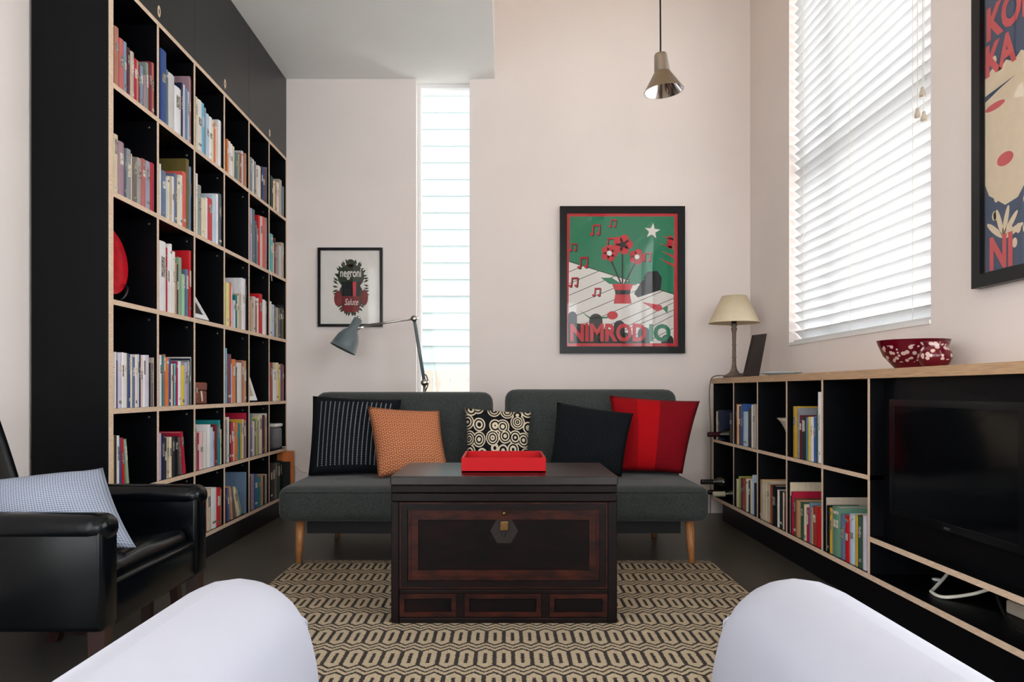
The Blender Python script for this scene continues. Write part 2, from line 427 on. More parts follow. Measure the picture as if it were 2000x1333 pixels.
def window(name, ax, a0, a1, z0, z1, d, w=.05, bars=(), vbars=()):
    e = empty(name, (0, 0, 0), kind='structure')
    bm = frame_ring(nb(), ax, a0, a1, z0, z1, w, d, d+.06)
    obj('window_frame', bm, 'white_frame', e)
    for z, h in bars:
        obj('transom', B(a0+w, a1-w, d, d+.05, z, z+h) if ax == 'y' else B(d, d+.05, a0+w, a1-w, z, z+h), 'white_frame', e)
    for a, h in vbars:
        obj('mullion', B(a, a+h, d+.005, d+.045, z0+w, z1-w) if ax == 'y' else B(d+.005, d+.045, a, a+h, z0+w, z1-w), 'white_frame', e)
    obj('pane', B(a0+w, a1-w, d+.025, d+.03, z0+w, z1-w) if ax == 'y' else B(d+.025, d+.03, a0+w, a1-w, z0+w, z1-w), 'clear_glass', e)
    return e
window('added_window_4', 'x', -3.4, 2.0, 3.42, 3.62, -.14, .03, vbars=((-1.5, .05), (.5, .05)))  # made-up clerestory above the bulkhead, added to let in more light
window('added_window_5', 'x', -1.0, 1.7, .8, 2.7, XR+.12, .05, vbars=((.32, .06),))  # made-up window out of view, added to throw light on the bookcase
window('window_1', 'y', SX0, SX1+.02, 0, ZC, YB+.085, .024)
window('window_2', 'x', WY0, WY1, WZ0, WZ1, XR+.12, .05, bars=((2.02, .09),), vbars=((3.84, .07),))
window('door_1', 'x', DY0, DY1, 0, DZ, XL-.14, .07, vbars=((-2.4, .06), (-1.05, .06)))
window('window_3', 'y', -1.5, 1.5, 0, 2.6, YR-.12, .07, vbars=((-.03, .06),))
obj('trim_1', B(XR-.006, XR+.12, WY0, WY1, WZ0-.012, WZ0+.004), 'white_frame', **st)     # window sill board

# outside
obj('ground', B(-14, 14, -14, 16, -.25, -.12), 'outdoor_ground', **st)
hs = empty('neighbour_house', (-.6, 7.0, -.12), 'pale weatherboard house seen through the slot window', 'house')
obj('wall', B(-2.6, .8, 7.0, 7.4, -.12, 5.2), 'house_board', hs)
bmw = nb(); hx = 3.4
v = [bmw.verts.new(p) for p in ((0, 0, 0), (hx, 0, 0), (hx, -.022, .004), (0, -.022, .004), (0, -.004, .165), (hx, -.004, .165))]
bmw.faces.new((v[3], v[2], v[5], v[4])); bmw.faces.new((v[0], v[1], v[2], v[3]))
me0 = None
for i in range(30):
    if me0 is None:
        o = obj('weatherboard', bmw, 'house_board', hs, loc=(-2.0, 0, .12+.0)); me0 = o.data
    else:
        o = bpy.data.objects.new('weatherboard', me0); C.objects.link(o); o.parent = hs
    o.location = (-2.0, 0, .1+i*.157)
fn = empty('timber_fence', (-.5, 6.3, -.12), 'cream timber paling fence below the neighbouring weatherboards', 'fence')
for i in range(14):
    obj('paling', B(-1.5+i*.15, -1.5+i*.15+.143, 6.3, 6.32, -.12, .985+.006*(i % 2)), 'fence_board', fn)
obj('rail', B(-1.5, .6, 6.32, 6.36, .7, .78), 'fence_board', fn)

# ---------------------------------------------------------------- bookcase
PIT = .3663; BT = .0195
def ydiv(x): return F*abs(BX)/(CX-x)
DV = [2.7235, ydiv(309), ydiv(380.4), ydiv(438.6), ydiv(486.8), ydiv(526), YB]
SZ = [2.361, 1.955, 1.551, 1.149, .742, .428, .115]          # shelf centre heights, top to bottom
bc = empty('bookcase', (BX, 3.8, 0), 'tall black plywood bookcase with pale edges along the left wall', 'bookcase')
BK = XL+.012
obj('side_panel', B(BK, BX, DV[0], DV[0]+.034, 0, ZC, edge_face=1), ['black_ply', 'ply_edge'], bc)
obj('side_panel', B(BK, BX, YB-.022, YB-.002, 0, SZ[0], edge_face=1), ['black_ply', 'ply_edge'], bc)
obj('back_panel', B(BK-.008, BK+.004, DV[0]+.03, YB-.003, 0, ZC), 'black_ply', bc)
for y in DV[1:6]:
    obj('divider', B(BK, BX-.0012, y-BT/2, y+BT/2, SZ[6], SZ[0], edge_face=1), ['black_ply', 'ply_edge'], bc)
for z in SZ:
    obj('shelf', B(BK, BX-.0004, DV[0]+.034, YB-.022, z-BT/2, z+BT/2, edge_face=1), ['black_ply', 'ply_edge'], bc)
bolt = None
for y in DV[1:6]:
    for z in SZ[1:6]:
        bm = lathe([(0, .0022), (.004, .002), (.0055, 0), (0, 0)], 10, mtx=Matrix.Rotation(hp, 4, 'X')) if bolt is None else None
        if bolt is None: o = obj('shelf_bolt', bm, 'steel', bc, loc=(0, 0, 0)); bolt = o.data
        else: o = bpy.data.objects.new('shelf_bolt', bolt); C.objects.link(o); o.parent = bc
        o.location = Vector((BX-.035, y-BT/2-.0002, z-.034))-bc.location
obj('plinth', B(BK, BX-.004, DV[0]+.034, YB-.003, 0, SZ[6]-BT/2), 'black_ply', bc)
for a, b, c in ((DV[0]+.035, DV[2], DV[1]), (DV[2], DV[4], DV[3]), (DV[4], YB-.004, DV[5])):
    d = obj('cupboard_door', B(BX-.02, BX-.001, a+.0012, b-.0012, SZ[0]+BT/2+.001, ZC-.004), 'fascia_ply', bc)
    bm = lathe([(.008, -.001), (.008, .0012), (.014, .0016), (.0165, 0), (.0165, -.001)], 20, mtx=Matrix.Translation((BX-.001, c+.01, SZ[0]+.055)) @ Matrix.Diagonal((1, .8, 1.5, 1)) @ Matrix.Rotation(hp, 4, 'Y'))
    fr = obj('finger_pull', bm, 'ply_edge', d, smooth=True); fr.location = (0, 0, 0)

# ---------------------------------------------------------------- books
CB = XR-.004; CY0 = .9; CYE = 4.698
CD = [4.698, F*CXF/448.5, F*CXF/495, F*CXF/552, F*CXF/621.5, F*CXF/712.3]
COL = {
 'salmon brown': (178, 118, 100), 'salmon': (196, 104, 100), 'blue-grey': (124, 148, 168), 'maroon': (96, 28, 46), 'greige': (190, 174, 156), 'crimson': (176, 24, 56),
 'tan': (196, 150, 108), 'plum': (118, 48, 76), 'mauve': (164, 132, 144), 'grey-green': (136, 146, 140), 'dark red': (112, 24, 30), 'rose': (180, 98, 98), 'royal blue': (42, 74, 140),
 'teal-grey': (92, 116, 122), 'pale grey': (206, 204, 204), 'white': (236, 234, 236), 'navy': (30, 38, 66), 'pale lilac': (204, 198, 214), 'steel blue': (104, 128, 156), 'pale blue': (184, 204, 220),
 'rust': (160, 78, 46), 'cream': (226, 212, 180), 'off-white': (228, 222, 216), 'sky blue': (104, 180, 212), 'orange': (216, 122, 58), 'pale pink': (222, 196, 188), 'dark green': (28, 62, 50),
 'slate': (78, 88, 98), 'sage': (142, 164, 136), 'mustard': (200, 160, 56), 'grey': (140, 142, 148), 'charcoal': (44, 46, 52), 'brown': (104, 66, 50), 'parchment': (216, 200, 172),
 'brown-grey': (112, 100, 96), 'warm grey': (160, 152, 146), 'lavender grey': (160, 154, 172), 'slate blue': (98, 112, 140), 'coral': (216, 92, 82), 'olive': (104, 92, 44), 'red': (196, 24, 34),
 'lilac': (186, 172, 204), 'turquoise': (96, 186, 190), 'magenta': (168, 28, 88), 'mint': (150, 206, 166), 'pale yellow': (228, 222, 140), 'teal': (22, 128, 132), 'black': (18, 20, 24),
 'purple': (88, 62, 104), 'rose-brown': (168, 108, 92), 'yellow': (224, 202, 70), 'brick red': (158, 58, 50), 'blue': (48, 92, 156), 'lime': (160, 186, 84), 'forest green': (52, 84, 66), 'sea green': (104, 146, 126)}
for k, c in COL.items(): mat('cover_'+k, c, .48, .4, .09, 45, objrand=.08, stretch=(1, 1, .3))
ORD = ['first', 'second', 'third', 'fourth', 'fifth', 'sixth', 'seventh', 'eighth', 'ninth', 'tenth', 'eleventh', 'twelfth', 'thirteenth', 'fourteenth', 'fifteenth', 'sixteenth', 'seventeenth', 'eighteenth', 'nineteenth', 'twentieth', 'twenty-first']
def make_book(xs, sg, y0, y1, z0, h, dep, color, label, group, lean=0, name='book'):
    th = max(.004, y1-y0-.0008); cv = min(.0028, th*.18); bulge = min(.004, th*.12); bm = nb()
    # cover: curved spine plus two boards, local origin at spine foot centre; sg = direction into the shelf along x
    n = 4; outer = [(-bulge*math.sin(math.pi*i/n)*sg, -th/2+th*i/n) for i in range(n+1)]
    inner = [(cv*sg, -th/2+cv+(th-2*cv)*i/n) for i in range(n+1)]
    def prism(pts):
        b = [bm.verts.new((x, y, 0)) for x, y in pts]; t = [bm.verts.new((x, y, h)) for x, y in pts]
        bm.faces.new(b); bm.faces.new(t[::-1])
        for i in range(len(pts)): bm.faces.new((b[i], t[i], t[(i+1) % len(pts)], b[(i+1) % len(pts)]))
    prism(outer+[(dep*sg, th/2), (dep*sg, th/2-cv), inner[-1]]+inner[-2::-1]+[(dep*sg, -th/2+cv), (dep*sg, -th/2)])
    bmesh.ops.recalc_face_normals(bm, faces=bm.faces)
    o = obj(name, bm, 'cover_'+color, label=label, cat='book', group=group)
    o.location = (xs, (y0+y1)/2, z0); o.rotation_euler = (lean, 0, 0)
    g = min(.004, h*.02)
    pg = obj('pages', B(*sorted((cv*sg, (dep-.003)*sg)), -th/2+cv, th/2-cv, g*.3, h-g), 'page_paper', o, loc=(0, 0, 0))
    r = random.random()
    if th > .009 and r < .62:
        zz = h*random.uniform(.45, .68); zh = h*random.uniform(.12, .3); w = th*.27
        xx = -sg*(bulge+.0002)
        obj('title_block', B(*sorted((xx, xx+sg*bulge*1.05)), -w, w, zz, zz+zh), 'spine_print', o, loc=(0, 0, 0))
    if th > .014 and .4 < r < .8:
        xx = -sg*(bulge+.0002); zz = h*random.choice((.08, .12, .86))
        obj('spine_band', B(*sorted((xx, xx+sg*bulge*1.05)), -th*.3, th*.3, zz, zz+.012), 'spine_print', o, loc=(0, 0, 0))
    return o
SH = ['top', 'second', 'third', 'fourth', 'fifth', 'bottom']
def place(crop, row, col, books, where='bookcase', dep=None):
    """books: (xl, xr, ytop, colour[, depth[, foot_shift]]) read in a zoomed crop (ox, oy, scale)"""
    ox, oy, s = crop; sg = -1 if where == 'bookcase' else 1
    xs = (BX-.012) if where == 'bookcase' else (CXF+.012)
    n = len(books); spans = []
    if where == 'bookcase': lo, hi = (DV[0]+.035 if col == 0 else DV[col]+BT/2+.002), (YB-.0245 if col == 5 else DV[col+1]-BT/2-.002)
    else: lo, hi = CD[col+1]+.0115, (CYE-.0205 if col == 0 else CD[col]-.0115)
    for bk in books:
        q = sorted(F*abs(xs)/abs(ox+v/s-CX) for v in bk[:2]); spans.append([max(q[0], lo), min(q[1], hi)])
    order = list(range(n)) if where == 'bookcase' else list(range(n))[::-1]
    lim = hi
    for i in reversed(order):                    # from the far end towards the near end
        b_ = min(spans[i][1], lim); a_ = min(spans[i][0], b_-.0055); spans[i] = [a_, b_]; lim = a_
    lim = lo
    for i in order:
        a_ = max(spans[i][0], lim); b_ = max(spans[i][1], a_+.0055); spans[i] = [a_, b_]; lim = b_
    for k, bk in enumerate(books):
        xl, xr, yt, colr = bk[:4]; d = bk[4] if len(bk) > 4 else None; sh = bk[5] if len(bk) > 5 else 0
        X0, X1 = ox+xl/s, ox+xr/s; yp = oy+yt/s
        ya, yb = spans[k]
        if where == 'bookcase': z0 = SZ[row+1]+BT/2; ceil = SZ[row]-BT/2
        else: z0 = (.512 if row == 0 else .155); ceil = .86 if row == 0 else .495
        ym = (ya+yb)/2
        h = min(H-(yp-CY)*ym/F-z0, ceil-z0-.006); h = max(h, .1)
        lean = 0
        if sh:                                   # foot lies sh crop pixels further from the camera than the head
            yf = F*abs(xs)/abs((X0+X1)/2+sh/s-CX); lean = math.atan2(yf-ym, h)
            ya += yf-ym; yb += yf-ym-(yb-ya)*.3
        if d is None: d = min(.235, max(.11, h*random.uniform(.66, .8)))
        th = yb-ya
        size = 'thick ' if th > .038 else 'slim ' if th < .014 else 'tall ' if h > .26 else 'small ' if h < .18 else ''
        idx = (n-k) if where == 'bookcase' else (k+1)
        cidx = (6-col) if where == 'bookcase' else (col+1)
        if where == 'bookcase':
            lb = f"{size}{colr} book, {ORD[idx-1]} from wall end, {SH[row]}-shelf bookcase compartment {ORD[cidx-1]} from back wall"
            gp = f"books on the bookcase's {SH[row]} shelf"
        else:
            lb = f"{size}{colr} book, {ORD[idx-1]} from wall end, low cabinet's {('upper','lower')[row]}-row compartment {ORD[cidx-1]} from back wall"
            gp = f"books in the low cabinet's {('upper','lower')[row]} row"
        z = z0+(abs(math.sin(lean))*th/2 if lean else 0)+.0004
        bo = make_book(xs, sg, ya, yb, z, h, d, colr, lb, gp, lean)
        if where == 'bookcase' and row == 1 and col == 4 and k == n-1:
            obj('bookmark_ribbon', tube([(.017, 0, .006), (.02, .004, -.004), (.026, .012, -.035), (.026, .022, -.062)], .0016, 6), 'white_frame', bo, loc=(0, 0, 0))
A = (210, 40, 4.4417); Bc = (430, 240, 6.664); Cc = (210, 250, 5.554); Dc = (430, 380, 7.407); Ec = (210, 450, 7.015); Fc = (430, 530, 9.521)
Gc = (210, 670, 9.522); Hc = (370, 670, 9.52); Ic = (210, 830, 8.333); Jc = (430, 790, 9.523); Kc = (390, 880, 7.405)
place(A, 0, 0, [(57, 96, 60, 'salmon brown'), (100, 140, 165, 'salmon'), (140, 166, 190, 'blue-grey'), (170, 193, 240, 'maroon'), (197, 229, 275, 'greige'), (229, 255, 335, 'crimson'), (255, 266, 350, 'tan'), (266, 284, 390, 'plum'), (284, 308, 400, 'blue-grey'), (312, 333, 475, 'mauve'), (334, 355, 370, 'grey-green'), (357, 383, 365, 'dark red'), (383, 415, 372, 'rose')])
place(A, 0, 1, [(458, 510, 262, 'royal blue'), (510, 526, 430, 'teal-grey'), (528, 579, 470, 'pale grey'), (580, 635, 585, 'white'), (636, 655, 548, 'navy'), (655, 672, 562, 'pale lilac'), (672, 695, 595, 'steel blue'), (695, 708, 622, 'pale blue'), (708, 735, 490, 'mauve'), (735, 747, 512, 'rust')])
place(A, 0, 2, [(768, 778, 665, 'cream'), (780, 818, 695, 'off-white'), (818, 837, 722, 'sky blue'), (838, 855, 762, 'blue-grey'), (855, 879, 815, 'pale blue'), (880, 906, 842, 'white'), (906, 920, 872, 'cream'), (920, 937, 892, 'orange'), (937, 958, 927, 'pale pink'), (958, 988, 872, 'white'), (988, 1000, 890, 'dark green')])
place(Bc, 0, 3, [(84, 108, 218, 'orange'), (108, 135, 245, 'off-white'), (135, 160, 280, 'white'), (160, 185, 312, 'cream'), (192, 230, 395, 'teal-grey'), (230, 250, 405, 'sage'), (250, 278, 402, 'rust'), (278, 300, 372, 'pale grey', .23), (300, 328, 402, 'rose'), (328, 352, 402, 'mustard'), (352, 370, 420, 'grey-green')])
place(Bc, 0, 4, [(392, 422, 458, 'grey'), (422, 438, 482, 'white'), (438, 465, 508, 'grey-green'), (466, 486, 562, 'pale pink'), (486, 528, 568, 'off-white'), (530, 553, 572, 'charcoal'), (553, 575, 592, 'royal blue'), (575, 600, 602, 'brown'), (600, 632, 582, 'steel blue')])
place(Bc, 0, 5, [(655, 672, 692, 'dark green'), (672, 688, 712, 'charcoal'), (690, 712, 762, 'cream'), (712, 735, 782, 'tan'), (735, 765, 782, 'off-white'), (765, 800, 748, 'greige'), (805, 830, 832, 'steel blue'), (830, 850, 837, 'cream')])
place(Cc, 1, 0, [(66, 112, 74, 'parchment'), (116, 178, 155, 'mauve'), (180, 205, 232, 'slate'), (205, 253, 235, 'grey'), (255, 266, 285, 'cream'), (270, 318, 322, 'brown-grey'), (318, 366, 332, 'warm grey'), (368, 412, 342, 'rose'), (412, 462, 367, 'lavender grey'), (465, 500, 382, 'crimson'), (500, 535, 397, 'rose')])
place(Cc, 1, 1, [(564, 580, 392, 'white'), (583, 632, 470, 'slate blue'), (632, 650, 540, 'pale blue'), (650, 672, 527, 'cream'), (672, 698, 532, 'greige'), (698, 722, 532, 'off-white'), (722, 755, 503, 'slate blue'), (755, 782, 542, 'cream'), (782, 812, 518, 'off-white'), (812, 850, 482, 'coral', .23), (850, 882, 344, 'olive', .235), (882, 928, 425, 'steel blue')])
place(Cc, 1, 2, [(960, 978, 498, 'off-white'), (980, 1015, 625, 'grey-green'), (1018, 1060, 772, 'cream'), (1060, 1085, 762, 'off-white'), (1085, 1135, 770, 'red'), (1135, 1175, 738, 'pale blue'), (1175, 1200, 722, 'white', .23), (1200, 1255, 720, 'slate')])
place(Dc, 1, 4, [(437, 460, 202, 'lilac'), (460, 500, 220, 'teal-grey'), (500, 528, 387, 'slate'), (528, 548, 492, 'grey'), (548, 575, 307, 'red', .2), (575, 612, 322, 'pale pink'), (612, 650, 332, 'coral'), (650, 678, 342, 'mauve'), (678, 700, 347, 'pale grey')])
place(Dc, 1, 5, [(724, 765, 578, 'turquoise'), (765, 780, 702, 'cream'), (780, 800, 632, 'dark red'), (800, 822, 762, 'mauve'), (822, 850, 742, 'warm grey'), (850, 885, 752, 'pale grey'), (885, 938, 705, 'greige')])
place(Ec, 2, 1, [(710, 797, 155, 'white'), (797, 822, 242, 'crimson'), (822, 850, 205, 'off-white'), (850, 882, 192, 'white'), (882, 926, 295, 'off-white'), (926, 948, 447, 'tan'), (948, 970, 472, 'charcoal'), (970, 1015, 378, 'sage'), (1015, 1058, 607, 'mint'), (1066, 1108, 542, 'slate blue'), (1115, 1168, 284, 'red', .245)])
place(Fc, 2, 3, [(110, 172, 218, 'pale yellow'), (174, 208, 217, 'coral'), (208, 225, 292, 'white'), (225, 248, 542, 'lilac'), (248, 282, 547, 'off-white'), (282, 318, 447, 'teal'), (318, 345, 462, 'cream'), (345, 395, 422, 'greige'), (395, 470, 140, 'white', .245), (475, 523, 130, 'charcoal')])
place(Fc, 2, 4, [(554, 580, 542, 'tan'), (580, 615, 477, 'greige'), (615, 655, 477, 'pale grey'), (655, 682, 552, 'rust'), (682, 715, 507, 'off-white'), (718, 785, 428, 'red', .235), (785, 840, 535, 'white'), (840, 860, 562, 'pale pink'), (860, 893, 562, 'charcoal')])
place(Fc, 2, 5, [(924, 955, 565, 'off-white'), (957, 1005, 625, 'pale blue'), (1005, 1040, 657, 'brown-grey'), (1040, 1078, 682, 'greige'), (1078, 1115, 692, 'slate'), (1115, 1150, 672, 'charcoal'), (1150, 1188, 692, 'olive'), (1188, 1212, 628, 'black')])
place(Gc, 3, 0, [(102, 130, 190, 'pale grey'), (130, 163, 172, 'off-white'), (165, 190, 330, 'purple'), (190, 262, 195, 'pale lilac'), (262, 308, 182, 'white'), (308, 362, 192, 'off-white'), (362, 388, 197, 'slate'), (388, 425, 207, 'royal blue'), (425, 460, 217, 'cream'), (460, 510, 267, 'slate blue'), (512, 555, 227, 'off-white'), (555, 590, 217, 'pale lilac'), (590, 618, 217, 'navy'), (618, 655, 247, 'pale pink'), (655, 712, 232, 'white'), (712, 770, 230, 'pale lilac'), (775, 800, 372, 'black'), (800, 850, 382, 'brown-grey'), (850, 900, 277, 'greige')])
place(Gc, 3, 1, [(950, 968, 232, 'lilac'), (968, 1005, 232, 'white'), (1005, 1040, 237, 'teal'), (1040, 1078, 217, 'rose-brown'), (1078, 1140, 272, 'orange'), (1140, 1180, 292, 'royal blue'), (1180, 1215, 392, 'cream'), (1215, 1235, 422, 'maroon'), (1235, 1268, 387, 'turquoise'), (1280, 1310, 347, 'magenta'), (1310, 1366, 347, 'white'), (1370, 1430, 422, 'yellow'), (1430, 1485, 372, 'lilac'), (1485, 1522, 332, 'grey-green'), (1522, 1560, 292, 'navy'), (1560, 1588, 267, 'off-white', .235)])
place(Hc, 3, 3, [(674, 698, 102, 'sky blue'), (700, 775, 212, 'plum'), (775, 792, 392, 'pale blue'), (792, 858, 308, 'orange'), (860, 885, 452, 'slate'), (885, 968, 372, 'off-white'), (970, 1005, 327, 'rose-brown', .23), (1005, 1055, 337, 'tan')])
place(Hc, 3, 5, [(1494, 1548, 367, 'brick red'), (1550, 1612, 502, 'white'), (1612, 1655, 372, 'cream'), (1655, 1692, 402, 'yellow'), (1692, 1735, 392, 'purple'), (1735, 1778, 417, 'rose')])
place(Ic, 4, 0, [(86, 108, 190, 'mustard'), (110, 150, 185, 'charcoal'), (150, 193, 180, 'off-white'), (194, 214, 212, 'blue', None, 18), (216, 258, 217, 'red', None, 30), (262, 300, 237, 'sage', None, 55)])
place(Ic, 4, 1, [(834, 875, 142, 'lilac'), (875, 925, 162, 'navy'), (925, 960, 217, 'charcoal'), (960, 1000, 202, 'greige'), (1000, 1045, 202, 'cream'), (1045, 1090, 192, 'charcoal'), (1090, 1146, 192, 'black'), (1150, 1172, 205, 'brown-grey', None, 40), (1176, 1224, 122, 'crimson', .235, 52)])
place(Ic, 4, 2, [(1420, 1450, 62, 'sage'), (1450, 1490, 137, 'magenta'), (1490, 1560, 112, 'pale pink'), (1560, 1618, 112, 'off-white'), (1620, 1676, 0, 'white', .22), (1678, 1715, 42, 'pale blue'), (1715, 1740, 112, 'lilac'), (1740, 1788, 0, 'dark red', .22), (1790, 1835, -73, 'teal', .235), (1837, 1868, 77, 'cream')])
place(Jc, 4, 3, [(104, 132, 292, 'grey'), (132, 165, 242, 'off-white'), (168, 198, 322, 'black'), (200, 245, 342, 'red'), (245, 265, 347, 'pale grey'), (265, 332, 352, 'orange'), (335, 375, 352, 'teal'), (375, 410, 285, 'mustard'), (410, 435, 282, 'cream', .22), (435, 470, 347, 'slate blue'), (472, 496, 297, 'tan'), (498, 517, 163, 'crimson', .24)])
place(Jc, 4, 4, [(552, 600, 172, 'slate blue'), (600, 640, 317, 'pale pink'), (640, 660, 302, 'slate'), (660, 692, 267, 'lime'), (692, 725, 302, 'mauve'), (725, 780, 202, 'cream', .22), (780, 805, 202, 'navy'), (805, 830, 202, 'maroon'), (830, 855, 222, 'tan'), (855, 886, 172, 'off-white', .235)])
place(Kc, 5, 2, [(35, 58, 650, 'navy'), (60, 100, 692, 'crimson'), (100, 165, 567, 'parchment'), (165, 240, 547, 'white'), (242, 302, 545, 'red'), (304, 322, 560, 'tan')])
place(Kc, 5, 3, [(376, 392, 545, 'maroon'), (394, 424, 548, 'blue', None, 12), (424, 446, 530, 'tan', None, 32), (446, 470, 540, 'brown-grey', None, 48), (470, 490, 540, 'cream', None, 78), (492, 508, 555, 'sage', None, 88), (648, 690, 320, 'steel blue', .25)])
place(Kc, 5, 4, [(720, 740, 382, 'navy'), (740, 785, 352, 'mauve'), (790, 835, 347, 'blue'), (835, 885, 392, 'teal'), (885, 915, 362, 'tan'), (915, 945, 372, 'black'), (945, 990, 347, 'greige')])
place(Kc, 5, 5, [(1018, 1050, 185, 'black'), (1050, 1085, 187, 'charcoal'), (1085, 1120, 190, 'brown-grey'), (1125, 1160, 182, 'forest green'), (1160, 1188, 155, 'black')])
L = (1380, 760, 8.333); M = (1380, 890, 7.017); Nn = (1500, 920, 6.345)
cb = 'cabinet'
place(L, 0, 0, [(160, 180, 367, 'cream'), (182, 215, 347, 'navy'), (380, 425, 392, 'black')], cb)
place(L, 0, 1, [(472, 500, 247, 'rust'), (500, 525, 262, 'cream'), (525, 558, 282, 'brown'), (560, 598, 247, 'blue', .22), (600, 672, 372, 'pale blue'), (674, 730, 322, 'charcoal'), (730, 755, 262, 'white'), (755, 800, 252, 'greige'), (800, 818, 252, 'grey')], cb)
place(L, 0, 3, [(1410, 1476, 287, 'mustard', .23), (1480, 1513, 312, 'grey', .22), (1515, 1555, 432, 'maroon'), (1555, 1620, 472, 'dark green'), (1620, 1655, 462, 'steel blue'), (1655, 1690, 457, 'yellow'), (1690, 1745, 457, 'off-white'), (1745, 1788, 462, 'blue'), (1790, 1810, 357, 'forest green'), (1813, 1866, 52, 'white')], cb)
place(M, 1, 1, [(374, 395, 332, 'navy'), (397, 440, 327, 'cream'), (440, 466, 292, 'lime'), (468, 500, 312, 'plum'), (500, 540, 312, 'rust'), (540, 575, 327, 'off-white'), (575, 600, 347, 'dark green'), (600, 626, 337, 'cream'), (628, 650, 272, 'pale blue'), (652, 680, 382, 'navy')], cb)
place(M, 1, 2, [(718, 755, 332, 'tan', .22), (755, 800, 357, 'parchment'), (800, 835, 367, 'parchment'), (835, 870, 377, 'greige'), (872, 898, 402, 'rust'), (900, 960, 417, 'black', .22), (970, 1000, 477, 'off-white'), (1000, 1045, 492, 'charcoal'), (1045, 1065, 512, 'cream'), (1065, 1080, 502, 'maroon')], cb)
place(Nn, 1, 3, [(238, 262, 145, 'parchment', .25), (264, 287, 312, 'navy'), (290, 320, 262, 'crimson', .24), (320, 350, 347, 'brown'), (350, 402, 377, 'tan'), (405, 445, 392, 'forest green'), (445, 478, 422, 'cream'), (478, 510, 462, 'crimson'), (512, 535, 402, 'steel blue', .22), (535, 560, 457, 'tan'), (560, 605, 442, 'brick red'), (607, 648, 477, 'red')], cb)
place(Nn, 1, 4, [(692, 712, 333, 'greige', .25), (714, 763, 432, 'black'), (765, 798, 462, 'mustard'), (800, 898, 452, 'sea green'), (905, 955, 542, 'slate blue'), (960, 1010, 557, 'red'), (1012, 1078, 542, 'pale blue'), (1080, 1112, 547, 'mustard'), (1115, 1172, 562, 'forest green'), (1175, 1222, 557, 'pale lilac')], cb)
# the big orange book that sticks out beside the back wall
ob = make_book(BX+.055, -1, 4.895, 4.922, SZ[6]+BT/2+.0005, .292, .25, 'black', 'large black book with orange spine sticking out of bottom compartment', "books on the bookcase's bottom shelf")
obj('spine_cover', B(-.012, .0052, -.0142, .0142, .0005, .2935), 'cover_orange', ob, loc=(0, 0, 0))
obj('cover_flash', B(-.10, -.012, -.0139, -.0129, .225, .292), 'cover_orange', ob, loc=(0, 0, 0))

# ---------------------------------------------------------------- other things in the bookcase
pl = empty('platter', (-1.60, 2.975, SZ[3]+BT/2), 'red glass platter standing on a clear stand in the bookcase', 'platter')
bm = lathe([(0, .0), (.09, .001), (.135, .008), (.158, .02), (.16, .023), (.155, .024), (.13, .013), (.085, .006), (0, .005)], 40, mtx=Matrix.Translation((-1.572, 2.912, 1.332)) @ Matrix.Rotation(math.radians(85), 4, 'Y') @ Matrix.Diagonal((.85, .93, 1, 1)))
obj('dish', bm, 'platter_red', pl, smooth=True)
for yy in (2.83, 2.985):
    obj('stand_prong', tube([(-1.60, yy, SZ[3]+.022), (-1.565, yy, SZ[3]+.03), (-1.535, yy+.012, SZ[3]+.045), (-1.528, yy+.025, SZ[3]+.08), (-1.54, yy+.03, SZ[3]+.10)], .008, 8), 'stand_glass', pl, smooth=True)
obj('stand_foot', B(-1.66, -1.53, 2.80, 3.02, SZ[3]+BT/2+.0004, SZ[3]+.020), 'stand_glass', pl)
def photo_frame(x0, y0, y1, z0, h, tilt, label):
    e = empty('photo_frame', (x0, (y0+y1)/2, z0+.004), label, 'photo frame', 'white photo frames in the bookcase')
    wy = (y1-y0)/2
    R = Matrix.Rotation(-tilt, 4, 'Y')
    def put(name, bm, m):
        bmesh.ops.transform(bm, matrix=R, verts=bm.verts); return obj(name, bm, m, e, loc=(0, 0, 0))
    put('frame', frame_ring(nb(), 'x', -wy, wy, .006, h, .026, -.014, 0), 'white_frame')
    put('picture', B(-.010, -.006, -wy+.024, wy-.024, .03, h-.024), 'print_black' if z0 > 1 else 'beige')
photo_frame(BX-.012, 3.497, 3.693, SZ[3]+BT/2, .24, math.radians(30), 'white photo frame with dark picture beside a red book')
photo_frame(BX-.012, 4.24, 4.41, SZ[4]+BT/2, .28, math.radians(18), 'white photo frame leaning back in compartment above pale books')
bx = empty('keepsake_box', (-1.56, 3.57, SZ[4]+BT/2), 'small brown leather box with metal latch on bookcase shelf', 'box')
obj('body', B(-1.64, -1.49, 3.50, 3.728, SZ[4]+BT/2+.0004, SZ[4]+.075, .006), 'box_leather', bx)
obj('lid', B(-1.642, -1.488, 3.498, 3.73, SZ[4]+.076, SZ[4]+.118, .008), 'box_leather', bx)
obj('latch', B(-1.49, -1.485, 3.586, 3.602, SZ[4]+.066, SZ[4]+.09), 'steel', bx)
obj('tassel', tube([(-1.484, 3.64, SZ[4]+.075), (-1.482, 3.643, SZ[4]+.05), (-1.484, 3.652, SZ[4]+.025)], .004, 8), 'white_cord', bx)
sp = empty('speaker', (-1.52, 4.75, SZ[5]+BT/2), 'grey wireless speaker with white top in bookcase compartment at back wall', 'speaker')
z5 = SZ[5]+BT/2
obj('body', B(-1.60, -1.466, 4.77, 4.922, z5+.0004, z5+.142, .02, 4), 'speaker_grey', sp, smooth=True)
obj('top_cap', B(-1.602, -1.464, 4.768, 4.924, z5+.143, z5+.165, .008, 3), 'white_frame', sp, smooth=True)
